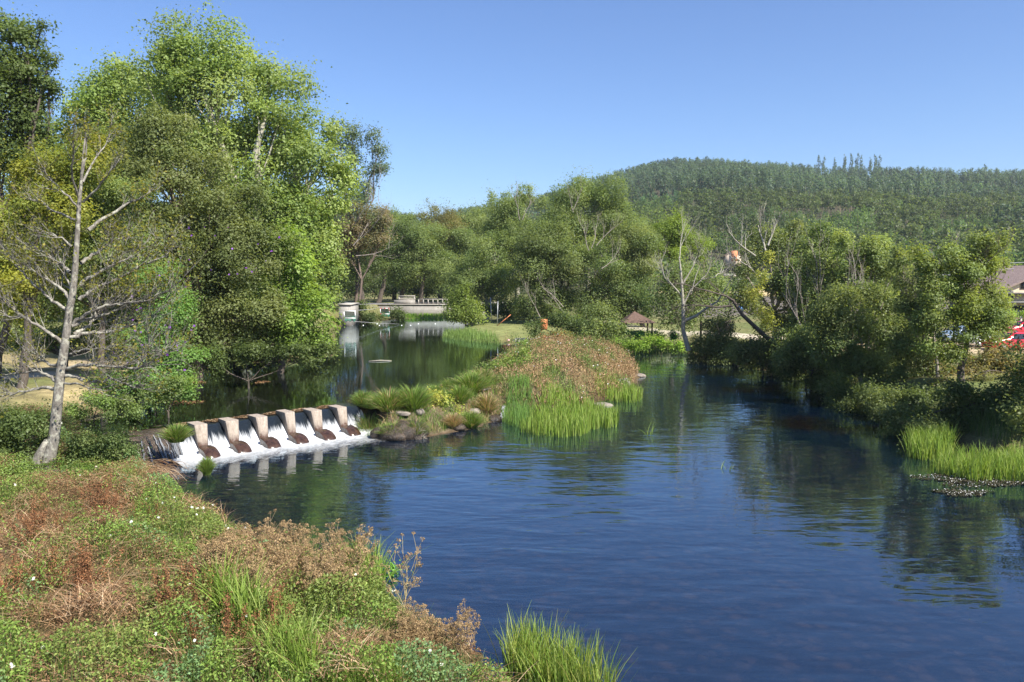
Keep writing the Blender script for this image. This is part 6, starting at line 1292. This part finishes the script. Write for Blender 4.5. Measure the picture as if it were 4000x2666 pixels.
for ki, kn in enumerate(('euc', 'pine', 'dec')):
    for vi in range(4):
        m_ = np.where((kind == ki) & (np.arange(len(x_)) % 4 == vi))[0]
        for which, mbx in ((0, mbF), (1, mbF)):
            v, q, c = PA[kn][vi][which]; ro = r.random(len(m_)) * 6.283; cs, sn = np.cos(ro), np.sin(ro); n = len(m_)
            X_ = (v[None, :, 0] * cs[:, None] - v[None, :, 1] * sn[:, None]) * wid[m_][:, None] + x_[m_][:, None]; Y_ = (v[None, :, 0] * sn[:, None] + v[None, :, 1] * cs[:, None]) * wid[m_][:, None] + y_[m_][:, None]; Z_ = v[None, :, 2] * hgt[m_][:, None] + zt_[m_][:, None] - .4
            col = (c[None, :, :3] * (patch[m_] * (1 + .16 * r.normal(size=(n, 1))))[:, None, :]) if which == 0 else np.tile(np.array([.3, .26, .21]), (n, len(v), 1))
            qq = (q[None] + (np.arange(n) * len(v))[:, None, None]).reshape(-1, 4); mbx.add(np.stack([X_, Y_, Z_], -1).reshape(-1, 3), qq, None, col.reshape(-1, 3))
tag(mbF.build('hill_forest', M_LEAF), 'continuous eucalyptus and pine forest covering the hills', 'forest', None, 'stuff')
# trees of the hill one can tell apart: those standing out on the ridge, those at the foot
def indiv(kn, vi, name, loc, h, w, lab, group, seed, sc_=1.0):
    key = (kn, vi)
    if key not in INDIV:
        a, b = PR[kn][vi]; e = empty(name, (0, 0, 0), lab, 'tree', group); a.build('crown', M_LEAF, e); b.build('trunk', M_PALE, e); INDIV[key] = e; o = e
    else:
        src = INDIV[key]; o = src.copy(); COL.objects.link(o); o.name = name; o['label'] = lab; o['group'] = group
        for ch in src.children: c = ch.copy(); COL.objects.link(c); c.parent = o
    o.location = loc; o.scale = (w, w, h); o.rotation_euler = (0, 0, seed * 1.7)
INDIV = {}
r = np.random.default_rng(280)
PRX = {}
for j, k in enumerate(('euc', 'pine', 'dec')): PR[k] = [proto_tree(k, np.random.default_rng(371 + i * 7 + j), 420 if k != 'euc' else 260) for i in range(4)]
for i, (u, v) in enumerate([(3198, 605), (3216, 608), (3262, 615), (3297, 602), (3326, 598), (3350, 593), (3365, 606), (3398, 614), (3420, 602), (3437, 603), (2815, 617), (1805, 818), (3850, 640)]):
    Yr = 985 + 20 * r.random(); x = float(at_y(u, v, Yr)[0]); zt = at_y(u, v, Yr)[2]; zb = float(hill_h(np.array([x]), np.array([Yr]))[0])
    indiv('euc', i % 4, 'ridge_eucalyptus', (x, Yr, zb - .5), max(16, zt - zb + .5), 15, 'tall thin eucalyptus standing out above the ridge against the sky', 'eucalyptus on the ridge skyline', i)
row = [(2740, 965, 330), (2790, 1040, 270), (2960, 1000, 300), (2950, 960, 350), (3020, 985, 300), (3120, 975, 280), (3210, 950, 300), (3290, 960, 270), (3360, 935, 290), (3440, 950, 265), (3520, 960, 250), (3580, 930, 270), (3640, 965, 240), (3710, 945, 250), (3790, 920, 265), (3850, 960, 235), (3910, 930, 250), (3980, 950, 240), (2700, 1010, 260), (3480, 900, 310), (3300, 890, 340), (3150, 900, 350), (3690, 880, 320), (3960, 850, 300), (3850, 870, 310), (3060, 880, 400), (3560, 860, 350),
       (1700, 880, 240), (1640, 870, 260), (1770, 870, 250), (2600, 960, 250)]
for i, (u, v, Yr) in enumerate(row):
    x, _, zt = [float(q) for q in at_y(u, v, Yr)]; zb = float(max(hill_h(np.array([x]), np.array([Yr]))[0], 2)); kn = 'pine' if v < 925 and u > 3000 else 'dec'; h = max(9, min(22, zt - zb))
    indiv(kn, i % 4, 'pine_tree' if kn == 'pine' else 'foothill_tree', (x, Yr, zb - .3), h, h * (1.0 + .3 * r.random()), 'dark broad pine low on the wooded hill' if kn == 'pine' else 'leafy rounded tree at the foot of the wooded hill', 'pines low on the hill' if kn == 'pine' else 'trees at the foot of the hill', i)
# belt of leafy trees behind the fields
belt = [(2800, 1120, 180), (2860, 1140, 175), (2920, 1110, 190), (3000, 1080, 185), (3100, 1060, 180), (3200, 1050, 175), (3300, 1040, 185), (3400, 1030, 180), (3500, 1025, 185), (3600, 1010, 185), (3700, 1000, 190), (3800, 985, 190), (3900, 990, 180), (4000, 1000, 175), (4090, 990, 180), (3640, 1060, 150), (3760, 1060, 150), (3460, 1070, 150), (2700, 1100, 190), (2620, 1090, 190)]
for i, (u, v, Yr) in enumerate(belt):
    x, _, zt = [float(q) for q in at_y(u, v, Yr)]; zb = H1(x, Yr); h = max(6, (zt - zb) * 1.05)
    indiv('dec', i % 4, 'field_tree', (x, Yr, zb - .2), h, h * (1.15 + .3 * r.random()), 'leafy dark green tree in the belt behind the fields on the right', 'belt of trees behind the fields', i)

# ------------------------------------------------------------------ summer haze
hm = bpy.data.materials.new('haze'); hm.use_nodes = True; nt = hm.node_tree; nt.nodes.clear(); out = nt.nodes.new('ShaderNodeOutputMaterial'); pv = nt.nodes.new('ShaderNodeVolumePrincipled')
pv.label = 'Principled Volume'; pv.inputs['Color'].default_value = (.82, .90, 1, 1); pv.inputs['Density'].default_value = .00012; pv.inputs['Anisotropy'].default_value = .2
nt.links.new(pv.outputs[0], out.inputs['Volume'])
mb = MB(); mb.box((-2300, -70, -6), (2400, 2700, 215)); tag(mb.build('haze', hm), kind='stuff', label='thin summer haze over the valley', cat='haze')
